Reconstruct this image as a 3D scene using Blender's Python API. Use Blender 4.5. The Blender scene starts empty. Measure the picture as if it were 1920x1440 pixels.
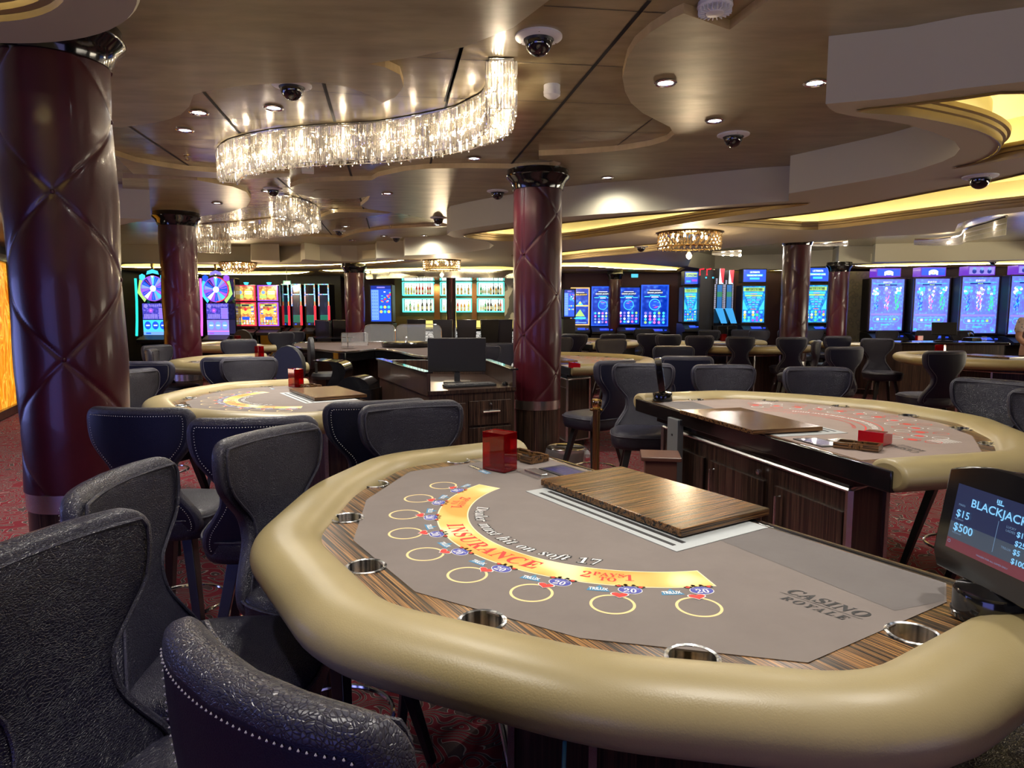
import bpy, math, random
from math import sin, cos, pi, radians, sqrt, atan2, atan, hypot
from mathutils import Vector, Matrix
from mathutils.geometry import tessellate_polygon
random.seed(7)
S = bpy.context.scene
COL = S.collection

# ---------------------------------------------------------------- camera, world, exposure
FPX, EYE = 1275.0, 1.55
PIT = atan(136.0 / FPX)
cd = bpy.data.cameras.new('camera')
cd.sensor_width = 36.0
cd.lens = 36.0 * FPX / 1920.0
cd.clip_start = 0.05
cd.clip_end = 100
cam = bpy.data.objects.new('camera', cd)
cam.location = (0, 0, EYE)
cam.rotation_euler = (pi / 2 - PIT, 0, 0)
COL.objects.link(cam)
S.camera = cam
w = bpy.data.worlds.new('world')
S.world = w
w.use_nodes = True
w.node_tree.nodes['Background'].inputs[0].default_value = (0.55, 0.56, 0.75, 1)
w.node_tree.nodes['Background'].inputs[1].default_value = 0.05
S.view_settings.view_transform = 'Standard'
S.view_settings.look = 'None'
S.view_settings.exposure = 0.65
S.view_settings.gamma = 1
S.view_settings.use_curve_mapping = False
S.cycles.use_denoising = True
S.cycles.use_adaptive_sampling = True
S.cycles.adaptive_threshold = 0.07
S.cycles.max_bounces = 5
S.cycles.diffuse_bounces = 3
S.cycles.glossy_bounces = 4
S.cycles.transmission_bounces = 6
S.cycles.transparent_max_bounces = 10
S.cycles.caustics_reflective = False
S.cycles.caustics_refractive = False
S.cycles.sample_clamp_indirect = 4.0

def area(name, loc, rot, size, power, col, sy=None, spread=None):
    l = bpy.data.lights.new(name, 'AREA')
    l.energy = power; l.color = col; l.size = size
    if sy: l.shape = 'RECTANGLE'; l.size_y = sy
    if spread: l.spread = spread
    o = bpy.data.objects.new(name, l); o.location = loc; o.rotation_euler = rot
    COL.objects.link(o)
    return o
# unseen area lamps outside the frame stand in for the slot screens' blue glow
area('screen_glow', (-2.6, -2.2, 1.2), (radians(95), 0, radians(-35)), 3.0, 24, (0.26, 0.28, 1.0), 1.4)
area('screen_glow', (3.6, -2.4, 1.2), (radians(95), 0, radians(40)), 3.0, 12, (0.45, 0.42, 1.0), 1.4)
area('screen_glow', (-7.2, 3.5, 1.2), (radians(95), 0, radians(-90)), 3.0, 30, (0.30, 0.36, 1.0), 1.4)
area('hall_fill', (0.5, -3.2, 0.9), (radians(155), 0, 0), 5.0, 55, (1.0, 0.90, 0.72), 1.0, radians(120))  # added unseen warm fills, aimed up to brighten the ceiling
area('hall_fill', (8.5, 3.0, 0.9), (radians(150), 0, radians(70)), 4.0, 90, (1.0, 0.90, 0.74), 1.2, radians(120))
area('hall_fill', (-6.5, 0.5, 0.9), (radians(155), 0, radians(-70)), 3.0, 16, (1.0, 0.92, 0.78), 1.2, radians(110))
area('hall_fill', (11.5, 9.0, 0.9), (radians(140), 0, radians(80)), 4.0, 150, (1.0, 0.88, 0.66), 1.2, radians(130))
area('hall_fill', (-8.4, 7.6, 0.9), (radians(140), 0, radians(-70)), 2.5, 50, (1.0, 0.88, 0.66), 1.2, radians(130))

def survey(px, py, z):
    "floor-plan point of a surveyed feature at height z"
    X = (px - 960) / FPX; Y = (py - 720) / FPX
    t = (EYE - z) / (cos(PIT) * Y + sin(PIT))
    return (X * t, (cos(PIT) - sin(PIT) * Y) * t)
def elev(px, py, y):
    X = (px - 960) / FPX; Y = (py - 720) / FPX
    t = y / (cos(PIT) - sin(PIT) * Y)
    return (X * t, EYE - (cos(PIT) * Y + sin(PIT)) * t)

# ---------------------------------------------------------------- materials
def mat(name, col=(0.8, 0.8, 0.8), rough=0.5, metal=0.0, emit=None, es=1.0, coat=0.0, trans=0.0, alpha=1.0, spec=0.5):
    m = bpy.data.materials.new(name); m.use_nodes = True
    b = m.node_tree.nodes['Principled BSDF']
    b.inputs['Base Color'].default_value = (*col, 1)
    b.inputs['Roughness'].default_value = rough
    b.inputs['Metallic'].default_value = metal
    b.inputs['Coat Weight'].default_value = coat
    b.inputs['Coat Roughness'].default_value = 0.08
    b.inputs['Transmission Weight'].default_value = trans
    b.inputs['Alpha'].default_value = alpha
    b.inputs['Specular IOR Level'].default_value = spec
    if emit:
        b.inputs['Emission Color'].default_value = (*emit, 1)
        b.inputs['Emission Strength'].default_value = es
    return m
def N(m, t, **kw):
    n = m.node_tree.nodes.new(t)
    for k, v in kw.items():
        if k in n.inputs: n.inputs[k].default_value = v
        else: setattr(n, k, v)
    return n
def L(m, a, b): m.node_tree.links.new(a, b)
def coords(m, scale=(1, 1, 1), rot=(0, 0, 0), kind='Object'):
    tc = N(m, 'ShaderNodeTexCoord'); mp = N(m, 'ShaderNodeMapping')
    mp.inputs['Scale'].default_value = scale; mp.inputs['Rotation'].default_value = rot
    L(m, tc.outputs[kind], mp.inputs['Vector'])
    return mp.outputs['Vector']
def ramp(m, fac, stops, interp='LINEAR'):
    r = N(m, 'ShaderNodeValToRGB'); r.color_ramp.interpolation = interp
    e = r.color_ramp.elements
    while len(e) > 1: e.remove(e[-1])
    e[0].position = stops[0][0]; e[0].color = (*stops[0][1], 1)
    for p, c in stops[1:]:
        q = e.new(p); q.color = (*c, 1)
    L(m, fac, r.inputs['Fac'])
    return r.outputs['Color']
def base(m): return m.node_tree.nodes['Principled BSDF']
def bump(m, height, strength=0.3, dist=0.01):
    b = N(m, 'ShaderNodeBump'); b.inputs['Strength'].default_value = strength; b.inputs['Distance'].default_value = dist
    L(m, height, b.inputs['Height']); L(m, b.outputs['Normal'], base(m).inputs['Normal'])
def noise(m, vec, scale, detail=3, rough=0.5):
    n = N(m, 'ShaderNodeTexNoise'); n.inputs['Scale'].default_value = scale
    n.inputs['Detail'].default_value = detail; n.inputs['Roughness'].default_value = rough
    L(m, vec, n.inputs['Vector'])
    return n.outputs['Fac']

def wood(name, axis, stops, freq=60, rough=0.25, coat=0.4, kind='Object'):
    "streaky veneer; axis = direction of the grain"
    m = mat(name, rough=rough, coat=coat)
    sc = [freq, freq, freq]; sc['xyz'.index(axis)] = 1.1
    v = coords(m, tuple(sc), kind=kind)
    f = noise(m, v, 1.0, 1.2, 0.5)
    L(m, ramp(m, f, stops), base(m).inputs['Base Color'])
    return m
ZS = [(0.36, (0.010, 0.008, 0.007)), (0.455, (0.015, 0.011, 0.008)), (0.475, (0.30, 0.14, 0.04)), (0.495, (0.30, 0.14, 0.04)), (0.51, (0.014, 0.010, 0.008)), (0.54, (0.014, 0.010, 0.008)), (0.56, (0.42, 0.21, 0.065)), (0.60, (0.38, 0.19, 0.06)), (0.62, (0.02, 0.014, 0.01)), (0.66, (0.02, 0.014, 0.01)), (0.69, (0.34, 0.17, 0.06))]
M_zebra = wood('zebrano_veneer', 'y', ZS, 165, 0.28, 0.3)
M_lid = wood('lid_veneer', 'x', [(0.36, (0.014, 0.009, 0.006)), (0.44, (0.05, 0.026, 0.012)), (0.475, (0.25, 0.12, 0.042)), (0.50, (0.10, 0.05, 0.02)), (0.53, (0.02, 0.012, 0.008)), (0.56, (0.16, 0.08, 0.03)), (0.585, (0.29, 0.14, 0.05)), (0.62, (0.05, 0.025, 0.012)), (0.68, (0.22, 0.11, 0.04))], 100, 0.22, 0.0)
base(M_lid).inputs['Specular IOR Level'].default_value = 0.4
M_ebony = wood('dark_ebony_veneer', 'z', [(0.36, (0.010, 0.006, 0.005)), (0.46, (0.030, 0.017, 0.012)), (0.50, (0.012, 0.007, 0.006)), (0.55, (0.085, 0.046, 0.030)), (0.60, (0.02, 0.011, 0.008)), (0.66, (0.05, 0.028, 0.02))], 90, 0.28, 0.25)
M_black = mat('black_lacquer', (0.006, 0.006, 0.007), 0.12, coat=0.6)
M_blackm = mat('black_plastic', (0.012, 0.012, 0.014), 0.45)
M_chrome = mat('chrome', (0.75, 0.75, 0.76), 0.12, 1.0)
M_steel = mat('brushed_steel', (0.72, 0.72, 0.73), 0.24, 1.0)
M_cup = mat('cup_steel', (0.62, 0.63, 0.64), 0.25, 0.85)
_v = coords(M_cup, (70, 70, 1.0)); L(M_cup, ramp(M_cup, noise(M_cup, _v, 1.0, 1), [(0.38, (0.12, 0.12, 0.125)), (0.5, (0.55, 0.56, 0.57)), (0.6, (0.95, 0.96, 0.98))]), base(M_cup).inputs['Base Color'])  # bright and dark reflection streaks painted into the steel colour
M_greytrim = mat('grey_metal_frame', (0.42, 0.45, 0.46), 0.45, 0.2)
M_brass = mat('polished_brass', (0.72, 0.52, 0.22), 0.15, 1.0)
M_red = mat('red_acrylic', (0.72, 0.0, 0.004), 0.04, trans=0.85, coat=0.2)
M_redflat = mat('red_acrylic_block', (0.45, 0.006, 0.015), 0.15, coat=0.5)
M_white = mat('white_plastic', (0.7, 0.7, 0.72), 0.4)
M_gold = mat('gilt_moulding', (0.30, 0.215, 0.095), 0.35, 0.5)
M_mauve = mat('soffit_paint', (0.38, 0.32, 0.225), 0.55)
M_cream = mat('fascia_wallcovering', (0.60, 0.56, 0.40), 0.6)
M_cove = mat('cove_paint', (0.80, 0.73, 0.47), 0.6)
M_maroon = mat('maroon_wall', (0.045, 0.012, 0.022), 0.5)
M_darkwall = mat('charcoal_wall', (0.02, 0.02, 0.022), 0.5)
M_led = mat('led_strip', emit=(1.0, 0.86, 0.46), es=24)
M_lamp = mat('lamp_lens', emit=(0.88, 0.95, 1.0), es=14)
M_bulb = mat('warm_bulb', emit=(1.0, 0.76, 0.42), es=22)
M_glass = mat('clear_glass', (0.9, 0.95, 0.97), 0.03, alpha=0.16, spec=0.6)
M_dome = mat('smoked_dome', (0.008, 0.008, 0.01), 0.05, coat=1.0)

# beige padded vinyl
M_rail = mat('tan_vinyl', (0.32, 0.255, 0.125), 0.36, spec=0.4)
v = coords(M_rail, (1, 1, 1)); f = noise(M_rail, v, 320, 2)
bump(M_rail, f, 0.12, 0.002)
f2 = noise(M_rail, v, 2.5, 3)
L(M_rail, ramp(M_rail, f2, [(0.35, (0.29, 0.232, 0.112)), (0.65, (0.345, 0.278, 0.14))]), base(M_rail).inputs['Base Color'])
# felt
def felt_mat(name, a, b):
    m = mat(name, a, 0.92, spec=0.15)
    v = coords(m)
    mx = N(m, 'ShaderNodeMix', data_type='RGBA'); 
    L(m, noise(m, v, 7, 6, 0.65), mx.inputs[0])
    mx.inputs[6].default_value = (*a, 1); mx.inputs[7].default_value = (*b, 1)
    L(m, mx.outputs[2], base(m).inputs['Base Color'])
    bump(m, noise(m, v, 700, 1), 0.15, 0.001)
    return m
M_felt = felt_mat('taupe_felt', (0.165, 0.140, 0.130), (0.225, 0.195, 0.180))
M_feltpink = felt_mat('rosy_felt', (0.24, 0.19, 0.17), (0.33, 0.26, 0.23))
M_pgold = mat('print_gold', (0.80, 0.50, 0.14), 0.6)
v = coords(M_pgold); L(M_pgold, ramp(M_pgold, noise(M_pgold, v, 6, 1), [(0.38, (0.72, 0.32, 0.05)), (0.52, (0.86, 0.55, 0.16)), (0.62, (0.9, 0.75, 0.42))]), base(M_pgold).inputs['Base Color'])
M_pring = mat('print_ring_gold', (0.80, 0.60, 0.28), 0.6)
M_pcream = mat('print_cream', (0.85, 0.72, 0.45), 0.6)
M_pred = mat('print_red', (0.62, 0.03, 0.02), 0.6)
M_pblue = mat('print_blue', (0.05, 0.06, 0.35), 0.6)
M_psky = mat('print_sky', (0.03, 0.20, 0.38), 0.6)
M_pwhite = mat('print_white', (0.78, 0.78, 0.76), 0.6)
M_pblack = mat('print_black', (0.012, 0.012, 0.014), 0.6)
M_pdark = mat('print_shade', (0.13, 0.13, 0.14), 0.8)

# snakeskin leathers
def leather(name, a, b, scale=105, rough=0.4, st=0.45):
    m = mat(name, a, rough, spec=0.36)
    v = coords(m, (1, 1, 1))
    nz = N(m, 'ShaderNodeTexNoise'); nz.inputs['Scale'].default_value = 9
    L(m, v, nz.inputs['Vector'])
    ad = N(m, 'ShaderNodeVectorMath', operation='MULTIPLY_ADD'); ad.inputs[1].default_value = (0.05, 0.05, 0.05)
    L(m, nz.outputs['Color'], ad.inputs[0]); L(m, v, ad.inputs[2])
    sq = N(m, 'ShaderNodeVectorMath', operation='MULTIPLY'); sq.inputs[1].default_value = (1, 0.55, 1)
    L(m, ad.outputs[0], sq.inputs[0])
    vo = N(m, 'ShaderNodeTexVoronoi', feature='DISTANCE_TO_EDGE'); vo.inputs['Scale'].default_value = scale
    L(m, sq.outputs[0], vo.inputs['Vector'])
    c = ramp(m, vo.outputs['Distance'], [(0.0, b), (0.10, a)])
    L(m, c, base(m).inputs['Base Color'])
    h = ramp(m, vo.outputs['Distance'], [(0.0, (0, 0, 0)), (0.18, (1, 1, 1))])
    bump(m, h, st, 0.0022)
    return m
M_snake = leather('grey_snake_leather', (0.008, 0.0075, 0.018), (0.021, 0.020, 0.038), 230, 0.34, 0.5)
M_navy = leather('navy_leather', (0.003, 0.004, 0.017), (0.002, 0.003, 0.012), 330, 0.45, 0.15)
M_rim = leather('rim_leather', (0.032, 0.031, 0.050), (0.010, 0.009, 0.015), 240, 0.3, 0.4)
M_burg = mat('burgundy_leather', (0.07, 0.007, 0.013), 0.34, coat=0.2)
v = coords(M_burg); bump(M_burg, noise(M_burg, v, 120, 3), 0.1, 0.003)
L(M_burg, ramp(M_burg, noise(M_burg, v, 2.0, 3), [(0.3, (0.040, 0.0025, 0.007)), (0.7, (0.070, 0.0045, 0.011))]), base(M_burg).inputs['Base Color'])
M_seam = mat('burgundy_seam', (0.035, 0.004, 0.008), 0.5)

# ceiling veneers
def ceiling_mat(name, a, b, rough, sc, seams=None):
    m = mat(name, a, rough, 0.15, spec=0.6)
    v = coords(m, sc)
    c = ramp(m, noise(m, v, 3, 4, 0.55), [(0.3, a), (0.7, b)])
    L(m, c, base(m).inputs['Base Color'])
    bump(m, noise(m, coords(m, (1, 2.2, 1)), 3.2, 2), 0.10, 0.03)
    return m
M_gveneer = ceiling_mat('gold_veneer', (0.30, 0.258, 0.145), (0.43, 0.375, 0.22), 0.36, (1.0, 3.0, 1))
M_panel = ceiling_mat('bronze_panel', (0.28, 0.225, 0.125), (0.37, 0.305, 0.175), 0.22, (1.0, 3.0, 1))
M_edge = ceiling_mat('veneer_edge', (0.52, 0.39, 0.19), (0.62, 0.47, 0.24), 0.45, (5, 5, 1))

# carpet: swirls
M_carpet = mat('carpet', rough=0.95, spec=0.1)
v = coords(M_carpet, (1, 1, 1))
nz = N(M_carpet, 'ShaderNodeTexNoise'); nz.inputs['Scale'].default_value = 4.2; nz.inputs['Detail'].default_value = 1
L(M_carpet, v, nz.inputs['Vector'])
ad = N(M_carpet, 'ShaderNodeVectorMath', operation='MULTIPLY_ADD'); ad.inputs[1].default_value = (0.55, 0.55, 0)
L(M_carpet, nz.outputs['Color'], ad.inputs[0]); L(M_carpet, v, ad.inputs[2])
vo = N(M_carpet, 'ShaderNodeTexVoronoi', feature='F1'); vo.inputs['Scale'].default_value = 5.5
L(M_carpet, ad.outputs[0], vo.inputs['Vector'])
wv = N(M_carpet, 'ShaderNodeMath', operation='MULTIPLY'); wv.inputs[1].default_value = 34
L(M_carpet, vo.outputs['Distance'], wv.inputs[0])
sn = N(M_carpet, 'ShaderNodeMath', operation='SINE'); L(M_carpet, wv.outputs[0], sn.inputs[0])
c1 = ramp(M_carpet, sn.outputs[0], [(0.0, (0.17, 0.022, 0.032)), (0.22, (0.20, 0.03, 0.04)), (0.28, (0.30, 0.26, 0.24)), (0.60, (0.27, 0.23, 0.21)), (0.64, (0.05, 0.04, 0.042)), (1.0, (0.08, 0.05, 0.05))])
L(M_carpet, c1, base(M_carpet).inputs['Base Color'])
bump(M_carpet, noise(M_carpet, v, 300, 2), 0.5, 0.006)

M_crystal = bpy.data.materials.new('crystal'); M_crystal.use_nodes = True
nt = M_crystal.node_tree; nt.nodes.remove(nt.nodes['Principled BSDF'])
tr = nt.nodes.new('ShaderNodeBsdfTransparent'); tr.inputs[0].default_value = (0.93, 0.91, 0.88, 1)
gl = nt.nodes.new('ShaderNodeBsdfAnisotropic'); gl.inputs['Color'].default_value = (1, 1, 1, 1); gl.inputs['Roughness'].default_value = 0.12
tl = nt.nodes.new('ShaderNodeBsdfTranslucent'); tl.inputs[0].default_value = (0.9, 0.86, 0.78, 1)
m1 = nt.nodes.new('ShaderNodeMixShader'); m1.inputs[0].default_value = 0.22
m2 = nt.nodes.new('ShaderNodeMixShader'); m2.inputs[0].default_value = 0.45
nt.links.new(gl.outputs[0], m1.inputs[1]); nt.links.new(tl.outputs[0], m1.inputs[2])
nt.links.new(m1.outputs[0], m2.inputs[1]); nt.links.new(tr.outputs[0], m2.inputs[2])
nt.links.new(m2.outputs[0], nt.nodes['Material Output'].inputs[0])

EM = {}
def em(name, col, s=1.0):
    if name not in EM: EM[name] = mat('lit_' + name, (0, 0, 0), 0.3, emit=col, es=s, coat=0.2)
    return EM[name]
BLUE = em('blue', (0.02, 0.10, 0.95), 0.85); CYAN = em('cyan', (0.06, 0.62, 0.95), 0.95); WHITE = em('white', (0.85, 0.92, 1.0), 1.1)
GOLD = em('gold', (0.95, 0.62, 0.12), 0.95); RED = em('red', (0.95, 0.03, 0.05), 0.95); GREEN = em('green', (0.05, 0.85, 0.35), 0.8)
PURP = em('purple', (0.36, 0.10, 0.90), 0.8); PINK = em('pink', (0.95, 0.20, 0.65), 0.9); LIME = em('lime', (0.45, 0.80, 0.20), 0.85)
DBLUE = em('deep_blue', (0.01, 0.03, 0.32), 0.8); PALE = em('pale_blue', (0.20, 0.42, 0.92), 0.8); LILAC = em('lilac', (0.32, 0.26, 0.85), 0.75)
NIGHT = em('night', (0.01, 0.02, 0.05), 0.8); TEAL = em('teal', (0.02, 0.25, 0.20), 0.6); SKYT = em('display_text', (0.20, 0.52, 0.85), 0.8)
def screen_mat(name, stops, scale=14, s=0.85):
    m = mat(name, (0, 0, 0), 0.25, coat=0.2)
    v = coords(m, (1, 1, 1))
    vo = N(m, 'ShaderNodeTexVoronoi'); vo.inputs['Scale'].default_value = scale; L(m, v, vo.inputs['Vector'])
    c = ramp(m, vo.outputs['Distance'], stops)
    L(m, c, base(m).inputs['Emission Color']); base(m).inputs['Emission Strength'].default_value = s
    return m
SC_blue = screen_mat('screen_ocean', [(0.0, (0.10, 0.35, 1.0)), (0.4, (0.01, 0.07, 0.75)), (0.9, (0.0, 0.03, 0.45))], 9, 0.62)
SC_drag = screen_mat('screen_periwinkle', [(0.0, (0.20, 0.55, 0.95)), (0.35, (0.14, 0.26, 0.85)), (0.9, (0.16, 0.16, 0.72))], 16)
SC_fish = screen_mat('screen_reef', [(0.0, (0.05, 0.75, 0.85)), (0.4, (0.02, 0.32, 0.80)), (0.9, (0.01, 0.12, 0.55))], 18)
SC_viol = screen_mat('screen_violet', [(0.0, (0.45, 0.35, 1.0)), (0.3, (0.10, 0.09, 0.65)), (0.9, (0.04, 0.04, 0.35))], 22)
SC_coin = screen_mat('screen_coins', [(0.0, (0.95, 0.85, 0.45)), (0.35, (0.80, 0.35, 0.08)), (0.9, (0.35, 0.06, 0.05))], 16)
SC_night = screen_mat('screen_dark_reels', [(0.0, (0.03, 0.05, 0.07)), (0.5, (0.008, 0.014, 0.03)), (0.9, (0.005, 0.008, 0.02))], 6)

# ---------------------------------------------------------------- geometry helpers
class Geo:
    def __init__(s): s.v = []; s.f = []; s.m = []
    def add(s, vs, fs, m=0):
        o = len(s.v); s.v += [tuple(p) for p in vs]
        for f in fs: s.f.append([o + i for i in f]); s.m.append(m)
        return s
    def box(s, c, d, rz=0, m=0, taper=1.0, rx=0):
        hx, hy, hz = d[0] / 2, d[1] / 2, d[2] / 2; vs = []
        for z, t in ((-hz, 1), (hz, taper)):
            for x, y in ((-hx, -hy), (hx, -hy), (hx, hy), (-hx, hy)):
                p = Vector((x * t, y * t, z))
                if rx: p = Matrix.Rotation(rx, 3, 'X') @ p
                if rz: p = Matrix.Rotation(rz, 3, 'Z') @ p
                vs.append((p.x + c[0], p.y + c[1], p.z + c[2]))
        return s.add(vs, [(0, 3, 2, 1), (4, 5, 6, 7), (0, 1, 5, 4), (1, 2, 6, 5), (2, 3, 7, 6), (3, 0, 4, 7)], m)
    def flat(s, loops, z, m=0, up=True):
        "horizontal face with holes"
        pts = [[Vector((p[0], p[1], 0)) for p in l] for l in loops]
        allp = [p for l in pts for p in l]
        tris = tessellate_polygon(pts)
        fs = []
        for t in tris:
            a, b, c = (allp[i] for i in t)
            n = (b - a).cross(c - a).z
            if abs(n) < 1e-10: continue
            fs.append(t if (n > 0) == up else (t[0], t[2], t[1]))
        return s.add([(p.x, p.y, z) for p in allp], fs, m)
    def wall(s, loop, z0, z1, m=0, closed=True, flip=False):
        n = len(loop); vs = [(p[0], p[1], z0) for p in loop] + [(p[0], p[1], z1) for p in loop]
        fs = []
        for i in range(n if closed else n - 1):
            j = (i + 1) % n; f = (i, j, n + j, n + i)
            fs.append(f[::-1] if flip else f)
        return s.add(vs, fs, m)
    def prism(s, loop, z0, z1, m=0, ms=None, holes=()):
        a = sum(loop[i][0] * loop[(i + 1) % len(loop)][1] - loop[(i + 1) % len(loop)][0] * loop[i][1] for i in range(len(loop)))
        if a < 0: loop = loop[::-1]
        s.flat([loop, *holes], z1, m, True); s.flat([loop, *holes], z0, m, False)
        s.wall(loop, z0, z1, m if ms is None else ms)
        return s
    def tube(s, path, r, n=8, m=0, closed=False, caps=True, ry=None):
        P = [Vector(p) for p in path]; k = len(P); vs = []; up = Vector((0, 0, 1))
        for i in range(k):
            a = P[(i - 1) % k] if closed or i > 0 else P[i]; b = P[(i + 1) % k] if closed or i < k - 1 else P[i]
            t = (b - a)
            t = t.normalized() if t.length > 1e-9 else Vector((1, 0, 0))
            u = up if abs(t.dot(up)) < 0.95 else Vector((1, 0, 0))
            x = t.cross(u).normalized(); y = x.cross(t).normalized()
            rr = r[i] if isinstance(r, (list, tuple)) else r
            for j in range(n):
                an = 2 * pi * j / n
                vs.append(P[i] + x * cos(an) * rr + y * sin(an) * (rr if ry is None else ry))
        fs = []
        for i in range(k if closed else k - 1):
            for j in range(n):
                q = (i + 1) % k
                fs.append((i * n + j, i * n + (j + 1) % n, q * n + (j + 1) % n, q * n + j))
        if not closed and caps: fs.append(tuple(range(n - 1, -1, -1))); fs.append(tuple((k - 1) * n + j for j in range(n)))
        return s.add(vs, fs, m)
    def lathe(s, prof, n=24, c=(0, 0, 0), m=0, sx=1, sy=1, mats=None):
        vs = []; k = len(prof)
        for r, z in prof:
            for j in range(n):
                a = 2 * pi * j / n; vs.append((c[0] + r * cos(a) * sx, c[1] + r * sin(a) * sy, c[2] + z))
        o = len(s.v); s.v += vs
        for i in range(k - 1):
            for j in range(n):
                s.f.append([o + i * n + j, o + i * n + (j + 1) % n, o + (i + 1) * n + (j + 1) % n, o + (i + 1) * n + j]); s.m.append(mats[i] if mats else m)
        if prof[0][0] > 1e-6: s.f.append([o + j for j in range(n - 1, -1, -1)]); s.m.append(mats[0] if mats else m)
        if prof[-1][0] > 1e-6: s.f.append([o + (k - 1) * n + j for j in range(n)]); s.m.append(mats[-1] if mats else m)
        return s
    def build(s, name, mats, parent=None, smooth=True, bevel=0, loc=None, rz=0, ang=0.7, seg=2):
        me = bpy.data.meshes.new(name)
        me.from_pydata(s.v, [], s.f); me.validate(); 
        if not isinstance(mats, (list, tuple)): mats = [mats]
        for x in mats: me.materials.append(x)
        if len(me.polygons) == len(s.m): me.polygons.foreach_set('material_index', s.m)
        if smooth:
            me.polygons.foreach_set('use_smooth', [True] * len(me.polygons)); me.set_sharp_from_angle(angle=ang)
        me.update()
        o = bpy.data.objects.new(name, me); COL.objects.link(o)
        if parent: o.parent = parent
        if loc: o.location = loc
        if rz: o.rotation_euler.z = rz
        if bevel:
            b = o.modifiers.new('bevel', 'BEVEL'); b.width = bevel; b.segments = seg; b.limit_method = 'ANGLE'; b.angle_limit = 0.6
        return o
def G(): return Geo()
def tag(o, label, cat, group=None, kind=None):
    o['label'] = label; o['category'] = cat
    if group: o['group'] = group
    if kind: o['kind'] = kind
    return o
def empty(name, loc=(0, 0, 0), rz=0, label=None, cat=None, group=None):
    o = bpy.data.objects.new(name, None); COL.objects.link(o); o.location = loc; o.rotation_euler.z = rz
    o.empty_display_size = 0.1
    if label: tag(o, label, cat, group)
    return o
def struct(o): o['kind'] = 'structure'; return o
def copy_tree(o, parent=None):
    c = o.copy(); COL.objects.link(c)
    if parent: c.parent = parent
    for ch in list(o.children): copy_tree(ch, c)
    return c
def place(proto, used, loc, rz, label, group=None, first=[None]):
    o = proto if proto.name not in used else copy_tree(proto)
    used.add(proto.name)
    o.location = loc; o.rotation_euler.z = rz
    o['label'] = label
    if group: o['group'] = group
    return o
USED = set()
def circ(x, y, r, n=24, r2=None): return [(x + r * cos(2 * pi * i / n), y + (r2 or r) * sin(2 * pi * i / n)) for i in range(n)]
def area2(l): return sum(l[i][0] * l[(i + 1) % len(l)][1] - l[(i + 1) % len(l)][0] * l[i][1] for i in range(len(l)))
def ccw(l): return l if area2(l) > 0 else l[::-1]
def smooth_closed(pts, n=6):
    out = []; k = len(pts)
    for i in range(k):
        p0, p1, p2, p3 = (Vector(pts[(i + d) % k]) for d in (-1, 0, 1, 2))
        for j in range(n):
            t = j / n
            q = 0.5 * ((2 * p1) + (p2 - p0) * t + (2 * p0 - 5 * p1 + 4 * p2 - p3) * t * t + (3 * p1 - p0 - 3 * p2 + p3) * t ** 3)
            out.append(tuple(q))
    return out
def smooth_open(pts, n=6):
    P = [pts[0]] + list(pts) + [pts[-1]]; out = []
    for i in range(1, len(P) - 2):
        p0, p1, p2, p3 = (Vector(P[i + d]) for d in (-1, 0, 1, 2))
        for j in range(n):
            t = j / n
            out.append(tuple(0.5 * ((2 * p1) + (p2 - p0) * t + (2 * p0 - 5 * p1 + 4 * p2 - p3) * t * t + (3 * p1 - p0 - 3 * p2 + p3) * t ** 3)))
    out.append(tuple(pts[-1]))
    return out
def offset(loop, d):
    "grow (d>0) a counter-clockwise loop"
    l = ccw(loop); n = len(l); out = []
    for i in range(n):
        p0, p1, p2 = Vector(l[i - 1]), Vector(l[i]), Vector(l[(i + 1) % n])
        e1 = (p1 - p0); e2 = (p2 - p1)
        if e1.length < 1e-6 or e2.length < 1e-6: out.append(tuple(p1)); continue
        e1.normalize(); e2.normalize()
        n1 = Vector((e1.y, -e1.x)); n2 = Vector((e2.y, -e2.x)); b = n1 + n2
        if b.length < 1e-3: b = n1
        b.normalize(); k = max(0.5, b.dot(n1))
        q = p1 + b * d / k
        out.append((q.x, q.y))
    return out
def round_open(pts, r, n=6):
    out = [tuple(pts[0])]
    for i in range(1, len(pts) - 1):
        p0, p1, p2 = Vector(pts[i - 1]), Vector(pts[i]), Vector(pts[i + 1])
        a = (p0 - p1); b = (p2 - p1); d = min(r, a.length * 0.45, b.length * 0.45)
        A = p1 + a.normalized() * d; B = p1 + b.normalized() * d
        for j in range(n + 1):
            t = j / n; q = A * (1 - t) ** 2 + p1 * 2 * t * (1 - t) + B * t * t
            out.append(tuple(q))
    out.append(tuple(pts[-1]))
    return out
_tc = {}
def text_geo(body, size=1.0, bold=0.0, shear=0.0, align='CENTER', sp=1.0, wsp=1.0):
    k = (body, size, bold, shear, align, sp, wsp)
    if k in _tc: return _tc[k]
    c = bpy.data.curves.new('text', 'FONT'); c.body = body; c.size = size; c.offset = bold; c.shear = shear; c.space_character = sp; c.space_word = wsp
    c.align_x = align; c.resolution_u = 3
    o = bpy.data.objects.new('text', c); me = bpy.data.meshes.new_from_object(o)
    r = ([tuple(q.co) for q in me.vertices], [tuple(p.vertices) for p in me.polygons])
    bpy.data.objects.remove(o); bpy.data.curves.remove(c); bpy.data.meshes.remove(me)
    _tc[k] = r
    return r
def put_text(g, body, size, fn, m, bold=0.0, shear=0.0, align='CENTER', sp=1.0, wsp=1.0):
    vs, fs = text_geo(body, size, bold, shear, align, sp, wsp)
    g.add([fn(x, y) for x, y, z in vs], fs, m)

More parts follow.
